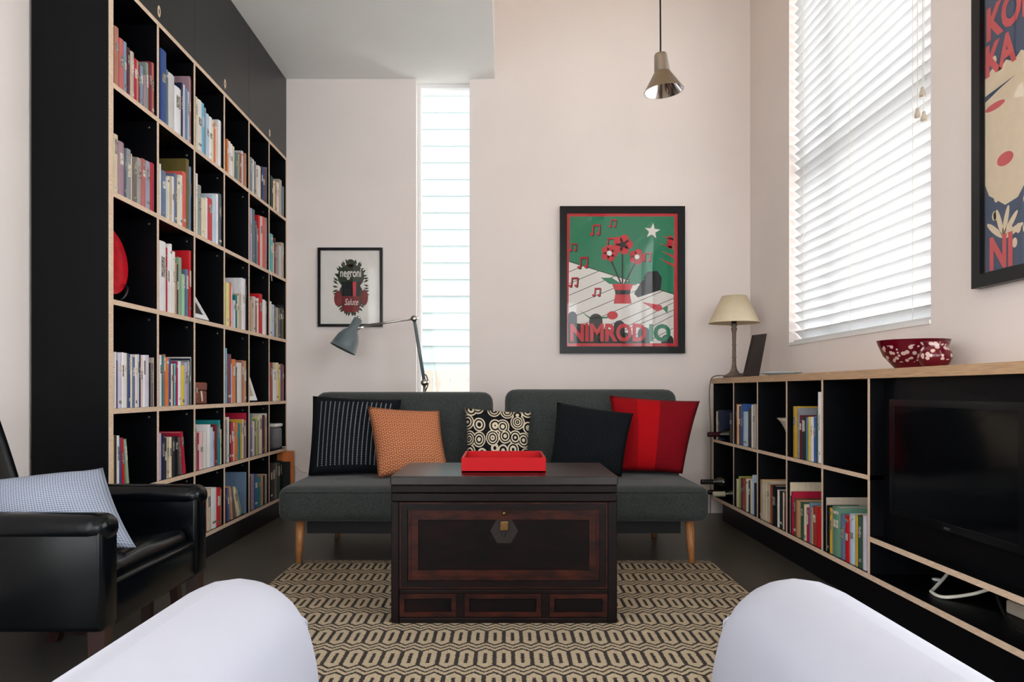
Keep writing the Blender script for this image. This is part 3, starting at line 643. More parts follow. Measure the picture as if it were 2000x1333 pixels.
obj('cable', tube([(-1.468, 4.91, z5+.006), (-1.45, 4.925, z5+.006), (-1.437, 4.93, z5-.02), (-1.415, 4.935, .36), (-1.36, 4.94, .29), (-1.25, 4.94, .24), (-1.1, 4.94, .06)], .0035, 8), 'white_cord', sp, smooth=True)

# ---------------------------------------------------------------- low cabinet with television
lc = empty('media_cabinet', (CXF, 2.8, 0), 'long low black plywood cabinet with pale edges under the window', 'cabinet')
obj('top', B(CXF-.004, CB, CY0-.02, CYE+.012, .863, .895, edge_face=(0,)), ['ply_top', 'ply_top'], lc)
for y0, y1 in ((CYE-.018, CYE),):
    obj('side_panel', B(CXF, CB, y0, y1, .135, .863, edge_face=0), ['black_ply', 'ply_edge'], lc)
obj('side_panel', B(CXF, CB, CY0, CY0+.018, .135, .863, edge_face=0), ['black_ply', 'ply_edge'], lc)
for y in CD[1:]:
    obj('divider', B(CXF+.001, CB, y-.009, y+.009, .155, .863, edge_face=0), ['black_ply', 'ply_edge'], lc)
obj('bottom_board', B(CXF, CB, CY0+.018, CYE-.018, .135, .155, edge_face=0), ['black_ply', 'ply_edge'], lc)
obj('shelf', B(CXF+.0005, CB, CD[5]-.009, CYE-.018, .495, .512, edge_face=0), ['black_ply', 'ply_edge'], lc)
obj('shelf', B(CXF+.0005, CB, CY0+.018, CD[5]-.009, .273, .292, edge_face=0), ['black_ply', 'ply_edge'], lc)
obj('back_panel', B(CB-.012, CB, CY0, CYE, .135, .863), 'black_ply', lc)
obj('television_panel', B(CXF+.05, CXF+.066, CY0+.018, CD[5]-.009, .292, .863), 'black_ply', lc)
obj('plinth', B(CXF+.057, CB, CY0+.02, CYE-.02, 0, .135), 'black_ply', lc)
tv = empty('television', (CXF+.03, 2.23, .395), 'black flat television set into the low cabinet', 'television')
obj('casing', B(CXF+.012, CXF+.0495, 1.895, 2.557, .397, .789, .004), 'tv_bezel', tv)
obj('bezel', frame_ring(nb(), 'x', 1.895, 2.557, .397, .789, .022, CXF+.006, CXF+.014), 'tv_bezel', tv)
obj('screen', B(CXF+.009, CXF+.0125, 1.916, 2.536, .418, .768), 'screen_black', tv)
obj('logo', B(CXF+.0052, CXF+.0062, 2.212, 2.24, .402, .408), 'steel', tv)
ps = empty('power_strip', (1.45, 1.95, .155), 'beige power strip with black plugs under the television', 'power strip')
obj('casing', B(1.50, 1.56, 1.72, 2.22, .1555, .195, .006), 'beige', ps)
for y in (1.80, 1.92, 2.05, 2.16):
    pp = obj('plug', B(1.508, 1.552, y-.022, y+.022, .1955, .232, .006), 'black_satin', ps)
obj('cord', tube([(1.53, 2.17, .235), (1.46, 2.2, .25), (1.42, 2.1, .18), (1.40, 1.95, .162), (1.45, 1.8, .165), (1.5, 1.6, .17)], .004, 8), 'black_cord', ps, smooth=True)
tag(obj('white_cable', tube([(1.56, 2.55, .264), (1.50, 2.50, .21), (1.42, 2.45, .165), (1.395, 2.42, .162), (1.40, 2.36, .162), (1.47, 2.33, .18), (1.52, 2.28, .215), (1.53, 2.21, .22), (1.53, 2.20, .205)], .0055, 8), 'white_cord', smooth=True), 'thick white cable looped in the shelf under the television', 'cable')
tag(obj('cable_grommet', lathe([(0, 0), (.018, 0), (.018, .004), (.012, .006), (0, .006)], 20), 'white_frame', loc=(1.52, 2.6, .1555), smooth=True), 'small white round disc under the television', 'disc')
tag(obj('game_controller', B(1.36, 1.44, 1.66, 1.80, .1555, .18, .01, 3), 'speaker_grey', smooth=True), 'small grey box beside power strip under the television', 'device')

def bottle(tip, z, y, cap, label):
    e = empty('wine_bottle', (1.5, y, z), label, 'bottle', 'wine bottles lying in the low cabinet')
    R = Matrix.Rotation(hp, 4, 'Y'); L0 = tip-1.5
    body = lathe([(0, .0), (.036, .002), (.037, .01), (.037, .17), (.033, .195), (.018, .225), (.0145, .245), (.0145, .262)], 24, mtx=Matrix.Translation((L0+.315, 0, 0)) @ Matrix.Rotation(-hp, 4, 'Y'))
    obj('body', body, 'bottle_glass', e, loc=(0, 0, 0), smooth=True)
    capm = lathe([(.0152, .2), (.0156, .30), (.0152, .312), (0, .315)], 20, mtx=Matrix.Translation((L0+.315, 0, 0)) @ Matrix.Rotation(-hp, 4, 'Y'))
    obj('capsule', capm, cap, e, loc=(0, 0, 0), smooth=True)
bottle(1.245, .5125+.0375, 4.545, 'capsule_red', 'wine bottle with dark red capsule lying on the upper cabinet shelf')
bottle(1.20, .262, 4.53, 'capsule_black', 'wine bottle with black capsule lying on top of two other bottles')
bottle(1.255, .1555+.0375, 4.572, 'capsule_black', 'lower wine bottle with black capsule next to the back wall')
bottle(1.262, .1555+.0375, 4.488, 'capsule_cream', 'lower wine bottle with cream capsule')
tag(obj('painted_vase', lathe([(0, 0), (.03, 0), (.034, .03), (.05, .12), (.052, .16), (.028, .21), (.022, .24), (.032, .27), (.028, .27), (.018, .24), (0, .23)], 24), 'trunk_red', loc=(1.42, 4.36, .1555), smooth=True), 'dark painted vase beside wine bottles in the low cabinet', 'vase')
tag(obj('flared_vase', lathe([(0, .0005), (.033, .0005), (.037, .02), (.048, .07), (.064, .12), (.086, .157), (.101, .172), (.097, .173), (.082, .155), (.06, .118), (.03, .03), (0, .02)], 28), 'beige', loc=(1.43, 3.60, .5125), smooth=True), 'beige flared vase standing alone in the low cabinet', 'vase')

# things on the cabinet top
ZT = .895
tl = empty('table_lamp', (1.405, 4.53, ZT+.0006), 'cream shaded table lamp with turned brown stem on the cabinet', 'lamp')
st0 = [(0, 0), (.066, 0), (.066, .008), (.05, .02), (.03, .032), (.019, .05), (.013, .075), (.011, .12), (.015, .125), (.0115, .13), (.011, .2), (.014, .205), (.011, .21), (.0125, .28), (.018, .3), (.012, .31), (.02, .325), (.014, .335), (0, .336)]
obj('stem', lathe(st0, 28), 'lamp_base', tl, loc=(0, 0, 0), smooth=True)
obj('shade', lathe([(.152, .335), (.073, .50), (.071, .499), (.149, .335), (.152, .335)], 40), 'shade_cream', tl, loc=(0, 0, 0), smooth=True)
obj('bulb_holder', lathe([(0, .33), (.016, .33), (.016, .38), (0, .4)], 16), 'black_satin', tl, loc=(0, 0, 0), smooth=True)
obj('cord', tube([(.06, -.03, .03), (.0, -.085, .02), (-.05, -.07, .014), (-.092, .09, .013), (-.10, .155, -.02), (-.10, .185, -.12), (-.09, .19, -.3), (-.085, .2, -.55), (-.09, .2, -.86)], .0035, 8), 'grey_cord', tl, loc=(0, 0, 0), smooth=True)
c4 = [P(1455, 739, 4.27), P(1482, 741, 4.42), P(1498, 652, 4.52), P(1474, 655, 4.37)]
for i in (0, 1): c4[i].z = ZT+.001
tag(obj('leaning_board', quadslab(c4, .016), 'dark_board'), 'dark brown board propped up beside the table lamp', 'board')
tag(obj('plate', lathe([(0, 0), (.05, 0), (.055, .004), (.095, .016), (.11, .021), (.108, .024), (.07, .01), (0, .007)], 32), 'plate_blue', loc=(1.50, 4.02, ZT), smooth=True), 'pale blue shallow plate on the cabinet behind the lamp', 'plate')
tag(obj('bowl', lathe([(0, 0), (.058, 0), (.06, .006), (.072, .02), (.098, .05), (.113, .085), (.119, .104), (.121, .106), (.115, .105), (.108, .085), (.09, .05), (.06, .02), (0, .012)], 40), 'ruby_glass', loc=(1.483, 2.69, ZT), smooth=True), 'large ruby glass bowl with pale leaf pattern on the cabinet', 'bowl')
tag(obj('bowl', lathe([(0, 0), (.03, 0), (.042, .012), (.052, .032), (.05, .052), (.04, .066), (.036, .072), (.046, .086), (.044, .087), (.033, .072), (.04, .05), (.04, .03), (0, .012)], 32), 'ruby_glass', loc=(1.437, 2.475, ZT), smooth=True), 'small rounded ruby glass pot in front of the large bowl', 'bowl')
tag(obj('wooden_box', B(1.40, 1.56, 1.85, 1.99, ZT+.0003, ZT+.012), 'red_brown'), 'flat red-brown wooden slab lying on the cabinet top', 'slab')

# ---------------------------------------------------------------- blinds
vb = empty('venetian_blind', (XR+.05, 3.57, WZ0), 'white venetian blind with wide slats in the wall window', 'blind')
bm = nb(); ch = .0585; ns = 6; L2 = (WY1-WY0)/2-.008
rows = []
for i in range(ns+1):
    a = (i/ns-.5)*ch; z = .0035*(1-(2*i/ns-1)**2)
    rows.append([bm.verts.new((a, -L2, z)), bm.verts.new((a, L2, z)), bm.verts.new((a, L2, z-.0025)), bm.verts.new((a, -L2, z-.0025))])
for a, b in zip(rows, rows[1:]):
    for k in range(4): bm.faces.new((a[k], a[(k+1) % 4], b[(k+1) % 4], b[k]))
bm.faces.new(rows[0]); bm.faces.new(rows[-1][::-1])
bmesh.ops.recalc_face_normals(bm, faces=bm.faces)
me = None; zz = WZ0+.05; pitch = .0538
while zz < WZ1-.06:
    if me is None: o = obj('slat', bm, 'blind_slat', vb, loc=(0, 0, 0)); me = o.data
    else: o = bpy.data.objects.new('slat', me); C.objects.link(o); o.parent = vb
    o.location = (0, 0, zz-WZ0); o.rotation_euler = (0, math.radians(44), 0)
    zz += pitch
obj('bottom_rail', B(-.028, .028, -L2, L2, .006, .02, .003), 'blind_slat', vb, loc=(0, 0, 0))
obj('head_rail', B(-.03, .03, -L2, L2, WZ1-WZ0-.055, WZ1-WZ0-.004), 'blind_slat', vb, loc=(0, 0, 0))
for y in (-.55, 0, .55):
    obj('ladder_cord', tube([(-.032, y, .02), (-.032, y, WZ1-WZ0-.05)], .0012, 6, 0), 'white_cord', vb, loc=(0, 0, 0))
for k, (dy, zt) in enumerate(((-.60, .86), (-.635, .93), (-.645, .83))):
    pc = obj('pull_cord', tube([(-.04, dy, zt), (-.04, dy, WZ1-WZ0-.05)], .0016, 6, 0), 'white_cord', vb, loc=(0, 0, 0))
    obj('tassel', lathe([(0, .0), (.011, 0), (.012, .012), (.006, .03), (.007, .036), (0, .042)], 14, mtx=Matrix.Translation((-.04, dy, zt-.038))), 'beige', pc, loc=(0, 0, 0), smooth=True)

# ---------------------------------------------------------------- sofa
SY0, SY1, SXa, SXb = 3.42, 4.2, -1.047, .953
so = empty('sofa', (-.05, 3.8, 0), 'grey fabric sofa bed with split backrest on oak legs', 'sofa')
def soft_box(x0, x1, y0, y1, z0, z1, bev, crown=0.0, nx=24, ny=10, rot=None, seg=4):
    bm = B(x0, x1, y0, y1, z0, z1, bev, seg)
    return bm
def pad(x0, x1, y0, y1, z0, z1, r, crown=.012, dims=(40, 18, 6), p=5.0, buttons=()):
    """upholstered block: superellipsoid-rounded box with a slight crown and button dimples on its +n face"""
    bm = bmesh.new(); bmesh.ops.create_cube(bm, size=2)
    bmesh.ops.subdivide_edges(bm, edges=bm.edges[:], cuts=17, use_grid_fill=True)
    hx, hy, hz = (x1-x0)/2, (y1-y0)/2, (z1-z0)/2; c = Vector(((x0+x1)/2, (y0+y1)/2, (z0+z1)/2))
    for v in bm.verts:
        a = Vector((v.co.x, v.co.y, v.co.z))
        # remap parameter so that vertices gather near the edges, then clamp to a rounded box
        def w(t): return math.copysign(1-(1-abs(t))**1.7, t)
        q = Vector((w(a.x)*hx, w(a.y)*hy, w(a.z)*hz))
        inn = Vector((max(-hx+r, min(hx-r, q.x)), max(-hy+r, min(hy-r, q.y)), max(-hz+r, min(hz-r, q.z))))
        d = q-inn
        if d.length > 1e-9: q = inn+d.normalized()*r
        ux, uy, uz = q.x/hx, q.y/hy, q.z/hz
        q.z += crown*math.copysign(1, uz)*max(0, 1-ux*ux)*max(0, 1-uy*uy) if abs(uz) > .5 and hz < hy else 0
        q.y += crown*math.copysign(1, uy)*max(0, 1-ux**4)*max(0, 1-uz*uz) if abs(uy) > .5 and hy <= hz else 0
        v.co = q+c
        for (bx_, bz_) in buttons:
            if hz < hy and a.z > .9:
                dd = math.hypot(v.co.x-bx_, v.co.y-bz_); v.co.z -= .016*math.exp(-(dd/.045)**2)
            elif hy <= hz and a.y < -.9:
                dd = math.hypot(v.co.x-bx_, v.co.z-bz_); v.co.y += .016*math.exp(-(dd/.04)**2)
    return bm
bts = [(SXa+.25+i*.5, 3.72) for i in range(4)]
obj('seat', pad(SXa, SXb, SY0, SY1-.02, .209, .374, .045, .010, buttons=bts), 'sofa_fabric', so, smooth=True)
pb = [(SXa+.0, 3.425), (SXb-.0, 3.425)]
obj('seat_seam', tube([(SXa+.03, SY0-.0005, .352), (SXb-.03, SY0-.0005, .352)], .0035, 8, 0), 'sofa_fabric', so)
for k, (xa, xb, zt) in enumerate(((SXa+.003, -.06, .815), (.006, SXb+.005, .83))):
    bm = pad(xa, xb, 4.0, 4.15, .30, zt, .06, .02, buttons=[(xa+.25, .6), (xb-.25, .6)])
    bmesh.ops.rotate(bm, verts=bm.verts, cent=(0, 4.08, .36), matrix=Matrix.Rotation(math.radians(-11), 3, 'X'))
    bkr = obj('backrest', bm, 'sofa_fabric', so, smooth=True)
    for q in (xa+.25, xb-.25):
        obj('button', lathe([(0, .006), (.01, .004), (.014, 0), (0, -.002)], 14, mtx=Matrix.Translation((q, 4.043, .6)) @ Matrix.Rotation(hp, 4, 'X')), 'sofa_fabric', bkr, smooth=True).location = (0, 0, 0)
obj('under_frame', B(SXa+.12, SXb-.12, SY0+.08, SY1+.02, .145, .212), 'under_frame', so)
for (lx, ly, ox_, oy_) in ((583, 3.49, -.008, 0), (1351, 3.49, .012, 0)):
    X = (lx-CX)*ly/F
    obj('leg', cyl((X, ly, .0082), (X-.006 if X > 0 else X+.004, ly+.02, .212), .0145, .022), 'oak_leg', so, smooth=True)
for X in (-.93, .84):
    obj('leg', cyl((X, 4.15, .0005), (X, 4.12, .212), .0145, .022), 'oak_leg', so, smooth=True)
def PC(*pts): return [P(*p) for p in pts]
cg = 'cushions lined up on the sofa'
cushion('cushion', PC((602, 930, 3.80), (764, 925, 3.83), (784, 781, 3.98), (611, 774, 4.0)), .15, 'cushion_knit', 'dark navy knitted cushion with dotted white stripes at sofa end', .03, group=cg)
cushion('cushion', PC((738, 934, 3.66), (876, 920, 3.74), (858, 803, 3.86), (717, 794, 3.80)), .15, 'cushion_rings', 'tan cushion with small ring pattern on the sofa', .05, group=cg)
cushion('cushion', PC((912, 920, 3.86), (1030, 920, 3.86), (1037, 806, 3.97), (908, 797, 3.97)), .10, 'cushion_circles', 'black cushion with cream concentric circles on the sofa', .04, group=cg)
cushion('cushion', PC((1072, 922, 3.74), (1214, 932, 3.68), (1237, 808, 3.80), (1088, 786, 3.90)), .15, 'cushion_zigzag', 'charcoal cushion with fine zigzag weave on the sofa', .04, group=cg)
cushion('cushion', PC((1206, 921, 3.86), (1333, 926, 3.83), (1367, 784, 3.95), (1190, 773, 3.98)), .15, 'cushion_red', 'bright red cushion with darker red side on the sofa', .04, group=cg)

# ---------------------------------------------------------------- rug
bm = nb()
rx, ry0, ry1 = .985, .95, 3.545
nx, ny = 40, 50
g = [[bm.verts.new((-rx+2*rx*i/nx, ry0+(ry1-ry0)*j/ny, .0068+.0006*math.sin(i*1.3+j))) for j in range(ny+1)] for i in range(nx+1)]
for i in range(nx):
    for j in range(ny): bm.faces.new((g[i][j], g[i+1][j], g[i+1][j+1], g[i][j+1]))
bd = [e for e in bm.edges if e.is_boundary]
r = bmesh.ops.extrude_edge_only(bm, edges=bd)
for v in r['geom']:
    if isinstance(v, bmesh.types.BMVert): v.co.z = .0005
ru = obj('rug', bm, 'rug_weave', label='cream and charcoal flatwoven rug with long hexagon pattern', cat='rug')
bm = nb()
for i in range(180):
    x = -rx+2*rx*(i+.5)/180
    box(bm, x-.002, x+.002, ry1, ry1+random.uniform(.004, .016), .001, .005)
obj('fringe', bm, 'page_paper', ru, kind='stuff')

# ---------------------------------------------------------------- trunk
tk = empty('trunk', (0, 2.83, 0), 'old dark lacquered wooden trunk used as coffee table', 'trunk')
TY = 2.588; TB = 3.08; zf = .0075
def tx(cx): return -.435+cx*.0005216
def tz(cy): return max(zf, .647-cy*.0005216)
x0, x1 = tx(80), tx(1592)
obj('body', B(x0+.004, x1-.004, TY+.026, TB-.01, zf, tz(305)), 'trunk_dark', tk)
obj('lid', B(tx(76), tx(1598), TY-.006, TB, tz(303), .5205, .004), 'trunk_top', tk)
for a, b in ((tx(200), tx(262)), (tx(1440), tx(1500))): pass
obj('lid_band', B(x0, x1, TY+.004, TB-.004, tz(355), tz(304), .003), 'trunk_dark', tk)
obj('top_rail', B(x0, x1, TY, TY+.03, tz(414), tz(357), .004), 'trunk_dark', tk)
obj('stile', B(x0, tx(132), TY, TY+.03, zf, tz(415), .003), 'trunk_dark', tk)
obj('stile', B(tx(1532), x1, TY, TY+.03, zf, tz(415), .003), 'trunk_dark', tk)
obj('panel_moulding', frame_ring(nb(), 'y', tx(134), tx(1530), tz(998), tz(417), .028, TY+.003, TY+.026), 'trunk_dark', tk)
obj('panel_bead', frame_ring(nb(), 'y', tx(138), tx(1526), tz(994), tz(421), .004, TY+.0005, TY+.004), 'trunk_red', tk)
obj('panel_frame', frame_ring(nb(), 'y', tx(190), tx(1476), tz(944), tz(468), .036, TY+.010, TY+.0258), 'trunk_red', tk)
obj('panel_bead', frame_ring(nb(), 'y', tx(203), tx(1463), tz(928), tz(472), .0045, TY+.006, TY+.011), 'trunk_red', tk)
obj('panel', B(tx(248), tx(1420), TY+.015, TY+.0258, tz(886), tz(522)), 'trunk_panel', tk)
obj('middle_rail', B(tx(133), tx(1531), TY, TY+.028, tz(1030), tz(1000), .003), 'trunk_dark', tk)
obj('bottom_rail', B(tx(133), tx(1531), TY, TY+.028, zf, tz(1190), .003), 'trunk_dark', tk)
for a, b in ((517, 568), (1087, 1138)):
    obj('drawer_stile', B(tx(a), tx(b), TY+.002, TY+.028, tz(1190), tz(1030)), 'trunk_dark', tk)
for a, b in ((135, 515), (570, 1085), (1140, 1529)):
    d = obj('drawer', frame_ring(nb(), 'y', tx(a), tx(b), tz(1188), tz(1032), .017, TY+.006, TY+.0255), 'trunk_red', tk)
    obj('drawer_panel', B(tx(a)+.016, tx(b)-.016, TY+.014, TY+.0255, tz(1188)+.016, tz(1032)-.016), 'trunk_panel', d).location = (0, 0, 0)
hk = obj('hasp', B(tx(808), tx(866), TY+.004, TY+.016, tz(612), tz(545), .004), 'brass_old', tk)
obj('hasp_tongue', B(tx(822), tx(846), TY+.003, TY+.016, tz(650), tz(612), .003), 'black_satin', tk)
obj('stud', lathe([(0, .008), (.006, .006), (.009, 0), (0, -.001)], 16, mtx=Matrix.Translation((tx(836), TY+.010, tz(494))) @ Matrix.Rotation(hp, 4, 'X')), 'brass_old', tk, smooth=True)
obj('lock_plate', lathe([(0, .0012), (.048, .001), (.05, 0), (0, -.001)], 6, mtx=Matrix.Translation((tx(836), TY+.0152, tz(615))) @ Matrix.Rotation(hp, 4, 'X')), 'trunk_lock', tk)
ry = empty('tray', (0, 2.82, .521), 'shallow bright red tray on the trunk', 'tray')
za = .5207; ta, tb_, tc, td = -.153, .152, 2.68, 2.985
obj('base', B(ta, tb_, tc, td, za, za+.008), 'tray_red', ry)
for a in ((ta, tb_, tc, tc+.009), (ta, tb_, td-.009, td), (ta, ta+.009, tc+.009, td-.009), (tb_-.009, tb_, tc+.009, td-.009)):
    obj('side', B(*a, za, za+.056, .001, 1), 'tray_red', ry)
bm = nb(); q = [(-.13, 2.76, za+.041), (.1, 2.72, za+.044), (.11, 2.8, za+.046), (-.11, 2.86, za+.043)]
tag(obj('paper', quadslab([(-.11, 2.70, za+.045), (.105, 2.72, za+.046), (.12, 2.9, za+.012), (-.12, 2.88, za+.011)], .002), 'page_paper'), 'folded cream paper lying in the red tray', 'paper')

# ---------------------------------------------------------------- leather armchair
ac = empty('armchair', (-1.28, 2.14, 0), 'black leather armchair with dark wooden legs beside the bookcase', 'armchair')
AX0, AX1 = -1.60, -.985
def arm(ya, yb):
    a = obj('arm', B(AX0, AX1, ya, yb, .222, .50, .016, 4), 'leather', ac, smooth=True)
    mid = (ya+yb)/2; w = (yb-ya)/2
    p = obj('arm_pad', pad(AX0-.002, AX1+.010, ya-.003, yb+.003, .44, .512, .034, .002), 'leather', a, smooth=True); p.location = (0, 0, 0)
arm(1.822, 1.902); arm(2.388, 2.468)
obj('front_rail', B(-1.035, -.992, 1.90, 2.39, .218, .335, .012, 3), 'leather', ac, smooth=True)
obj('seat_base', B(-1.56, -1.03, 1.90, 2.39, .225, .30), 'leather', ac)
bm = pad(-1.52, -1.005, 1.908, 2.382, .298, .38, .038, .012)
bmesh.ops.rotate(bm, verts=bm.verts, cent=(-1.05, 2.1, .33), matrix=Matrix.Rotation(math.radians(-3), 3, 'Y'))
for v in bm.verts: v.co.z += .004*math.sin(v.co.x*40+v.co.y*23)*max(0, (v.co.z-.33)*12)
obj('seat_cushion', bm, 'leather', ac, smooth=True)
bm = pad(-1.595, -1.49, 1.906, 2.384, .30, .82, .045, .02)
bmesh.ops.rotate(bm, verts=bm.verts, cent=(-1.53, 2.1, .36), matrix=Matrix.Rotation(math.radians(-17), 3, 'Y'))
obj('backrest', bm, 'leather', ac, smooth=True)
def wleg(x, y, dx, dy, w=.021, top=.226):
    bm = nb(); a = [bm.verts.new((x+dx+sx*w*.8, y+dy+sy*w*.8, .0005)) for sx, sy in ((-1, -1), (1, -1), (1, 1), (-1, 1))]
    b = [bm.verts.new((x+sx*w, y+sy*w, top)) for sx, sy in ((-1, -1), (1, -1), (1, 1), (-1, 1))]
    bm.faces.new(a[::-1]); bm.faces.new(b)
    for i in range(4): bm.faces.new((a[i], a[(i+1) % 4], b[(i+1) % 4], b[i]))
    return bm
for x, y, dx in ((-1.012, 1.862, 0), (-1.012, 2.43, 0), (-1.50, 1.862, -.05), (-1.42, 2.43, -.05)):
    obj('leg', wleg(x, y, dx, 0), 'dark_leg', ac)
cushion('cushion', PC((-25, 1094, 1.965), (266, 1070, 2.03), (201, 914, 2.26), (-32, 938, 2.09)), .15, 'cushion_check', 'pale blue checked cushion lying in the black leather armchair', .06)
sl = empty('stool', (-1.31, 2.57, 0), 'low dark wooden stool tucked between armchair and bookcase', 'stool')
obj('seat', B(-1.45, -1.16, 2.485, 2.70, .30, .33, .006), 'dark_leg', sl)
for x, y, dx, dy in ((-1.20, 2.50, 0, 0), (-1.195, 2.65, .035, 0), (-1.41, 2.50, -.01, 0), (-1.41, 2.65, -.01, .0)):
    obj('leg', wleg(x, y, dx, dy, .017, .301), 'dark_leg', sl)
obj('stretcher', B(-1.205, -1.175, 2.51, 2.64, .20, .235, .003), 'dark_leg', sl)

# ---------------------------------------------------------------- white armchair around the camera
wa = empty('tub_chair', (.012, .3, 0), 'white upholstered armchair with rounded arms facing the trunk', 'armchair')
def warm(xi, xo):
    """arm as a slab with a big rounded front top corner, soft edges"""
    y0_, y1_, zb, zt_, R = -.2, .80, .07, .655, .17
    prof = [(y0_, zb), (y1_-.03, zb), (y1_-.008, .40)]+[(y1_-R+R*math.cos(t), zt_-R*1.0+R*math.sin(t)) for t in [math.pi/2*i/12 for i in range(13)]]+[(y0_, zt_)]
    bm = nb(); n = len(prof); cx_ = sum(p[0] for p in prof)/n; cz_ = .36
    xs = sorted((xi, xo)); w = xs[1]-xs[0]; rr = .054; rings = []
    steps = [(0, 1)]
    for k in range(9):
        t = math.pi*k/8; x = xs[0]+rr*(1-math.cos(t)) if False else None
    offs = []
    for k in range(7): a = hp*k/6; offs.append((xs[0]+rr*(1-math.sin(a)), rr*(1-math.cos(a))))
    offs = [(xs[0]+rr*(1-math.cos(hp*k/6)), rr*(1-math.sin(hp*k/6))) for k in range(7)]
    offs += [(xs[1]-(x-xs[0]), d) for x, d in reversed(offs)]
    for x, d in offs:
        ring = []
        for i, (py, pz) in enumerate(prof):
            # inset by d towards the profile's inside
            a = Vector(prof[i-1]); b = Vector(prof[(i+1) % n]); tdir = (b-a).normalized(); nrm = Vector((-tdir.y, tdir.x))
            if i in (0, 1): q = Vector((py, pz))
            elif i == n-1: q = Vector((py, pz-d))
            else: q = Vector((py, pz))+nrm*d
            ring.append(bm.verts.new((x, q.x, q.y)))
        rings.append(ring)
    for a, b in zip(rings, rings[1:]):
        for i in range(n): bm.faces.new((a[i], a[(i+1) % n], b[(i+1) % n], b[i]))
    bm.faces.new(rings[0]); bm.faces.new(rings[-1]); bmesh.ops.recalc_face_normals(bm, faces=bm.faces)
    o = obj('arm', bm, 'white_cover', wa, smooth=True)
    sd_ = 1 if xo > xi else -1; seam = []
    for i, (py, pz) in enumerate(prof):
        if i < 2 or i > 9: continue
        a = Vector(prof[i-1]); b = Vector(prof[(i+1) % n]); tdir = (b-a).normalized()
        q = Vector((py, pz))+Vector((-tdir.y, tdir.x))*.017 if i < n-1 else Vector((py, pz-.017))
        seam.append((xi+sd_*.0145, q.x, q.y))
    seam.append((xi+sd_*.04, seam[-1][1]-.01, seam[-1][2]-.012))
    o2 = obj('piping', tube(seam, .0022, 8, 2), 'white_cover', o, smooth=True); o2.location = (0, 0, 0)
warm(-.186, -.294); warm(.209, .317)
obj('seat_cushion', pad(-.183, .206, -.09, .76, .28, .405, .04, .015), 'white_cover', wa, smooth=True)
obj('seat_base', B(-.183, .206, -.18, .72, .07, .28, .01), 'white_cover', wa)
obj('backrest', pad(-.292, .315, -.34, -.12, .07, .76, .06, .01), 'white_cover', wa, smooth=True)
for x, y in ((-.24, .70), (.263, .70), (-.24, -.22), (.263, -.22)):
    obj('foot', lathe([(0, .0005), (.02, .0005), (.026, .075), (0, .075)], 16, mtx=Matrix.Translation((x, y, 0))), 'black_satin', wa)

# ---------------------------------------------------------------- lamps
pd = empty('pendant_lamp', (P(1297, 180, 3.6).x, 3.6, 2.25), 'small brushed metal pendant lamp on a black cord', 'lamp')
PR = Matrix.Rotation(math.radians(-5), 4, 'Y')
def pl_(prof, seg=40): return lathe(prof, seg, mtx=PR)
obj('shade', pl_([(.0955, .022), (.036, .118), (.0345, .121), (.0335, .120), (.035, .117), (.0935, .022), (.0955, .022)]), 'pendant_metal', pd, loc=(0, 0, 0), smooth=True)
obj('reflector', pl_([(.0930, .0225), (.0345, .1165), (.030, .118), (0, .118)]), 'mirror_metal', pd, loc=(0, 0, 0), smooth=True)
obj('socket_cap', pl_([(.0375, .115), (.034, .16), (.031, .195), (.028, .203), (.006, .205), (0, .205)]), 'pendant_metal', pd, loc=(0, 0, 0), smooth=True)
obj('bulb', pl_([(0, .058), (.018, .064), (.026, .08), (.022, .1), (.014, .116)], 20), 'white_frame', pd, loc=(0, 0, 0), smooth=True)
obj('cord', tube([(-.017, 0, .203), (-.018, 0, .4), (-.02, 0, .7), (-.02, 0, ZH-2.25)], .0042, 8), 'black_cord', pd, loc=(0, 0, 0), smooth=True)
obj('ceiling_rose', lathe([(0, ZH-2.25-.001), (.05, ZH-2.25-.001), (.05, ZH-2.25-.02), (0, ZH-2.25-.03)], 24, mtx=Matrix.Translation((-.02, 0, 0))), 'white_frame', pd, loc=(0, 0, 0))
LY = 4.62
fl = empty('reading_lamp', (P(829, 770, LY).x, LY, 0), 'grey jointed reading lamp standing behind the sofa', 'lamp')
j0, j1, j2 = P(829, 748, LY), P(809, 623, LY), P(703, 638, LY)
obj('base', lathe([(0, .0005), (.13, .0005), (.13, .018), (.12, .024), (.015, .03), (0, .03)], 32, mtx=Matrix.Translation((j0.x, LY, 0))), 'lamp_grey', fl, smooth=True)
obj('post', cyl((j0.x-.003, LY, .028), (j0.x, LY, j0.z-.012), .009), 'steel', fl, smooth=True)
def joint(p, r=.018):
    return lathe([(0, -.016), (r, -.016), (r, .016), (0, .016)], 18, mtx=Matrix.Translation(p) @ Matrix.Rotation(hp, 4, 'X'))
for p, rr in ((j0, .021), (j1, .019), (P(700, 641, LY), .012)):
    jo = obj('joint', joint(p, rr), 'steel', fl, smooth=True)
    obj('wing_nut', B(p.x+.012, p.x+.032, LY-.006, LY+.006, p.z-.004, p.z+.012, .003), 'steel', jo).location = (0, 0, 0)
obj('lower_arm', cyl(j0, j1, .0105, .0105), 'lamp_grey', fl, smooth=True)
obj('upper_arm', cyl(j1, j2, .0075, .0075), 'steel', fl, smooth=True)
obj('cable', tube([P(826, 732, LY)+Vector((.01, 0, 0)), P(833, 735, LY), P(836, 750, LY), P(831, 765, LY), P(829, 775, LY)], .0035, 8), 'black_cord', fl, smooth=True)
d = (P(671, 683, LY)-P(700, 623, LY)); Ls = d.length; dn = d.normalized(); dn = (dn+Vector((0, -.12, 0))).normalized()
q = Vector((0, 0, 1)).rotation_difference(dn).to_matrix().to_4x4(); Mx = Matrix.Translation(P(700, 623, LY)) @ q
sf = Ls/.21
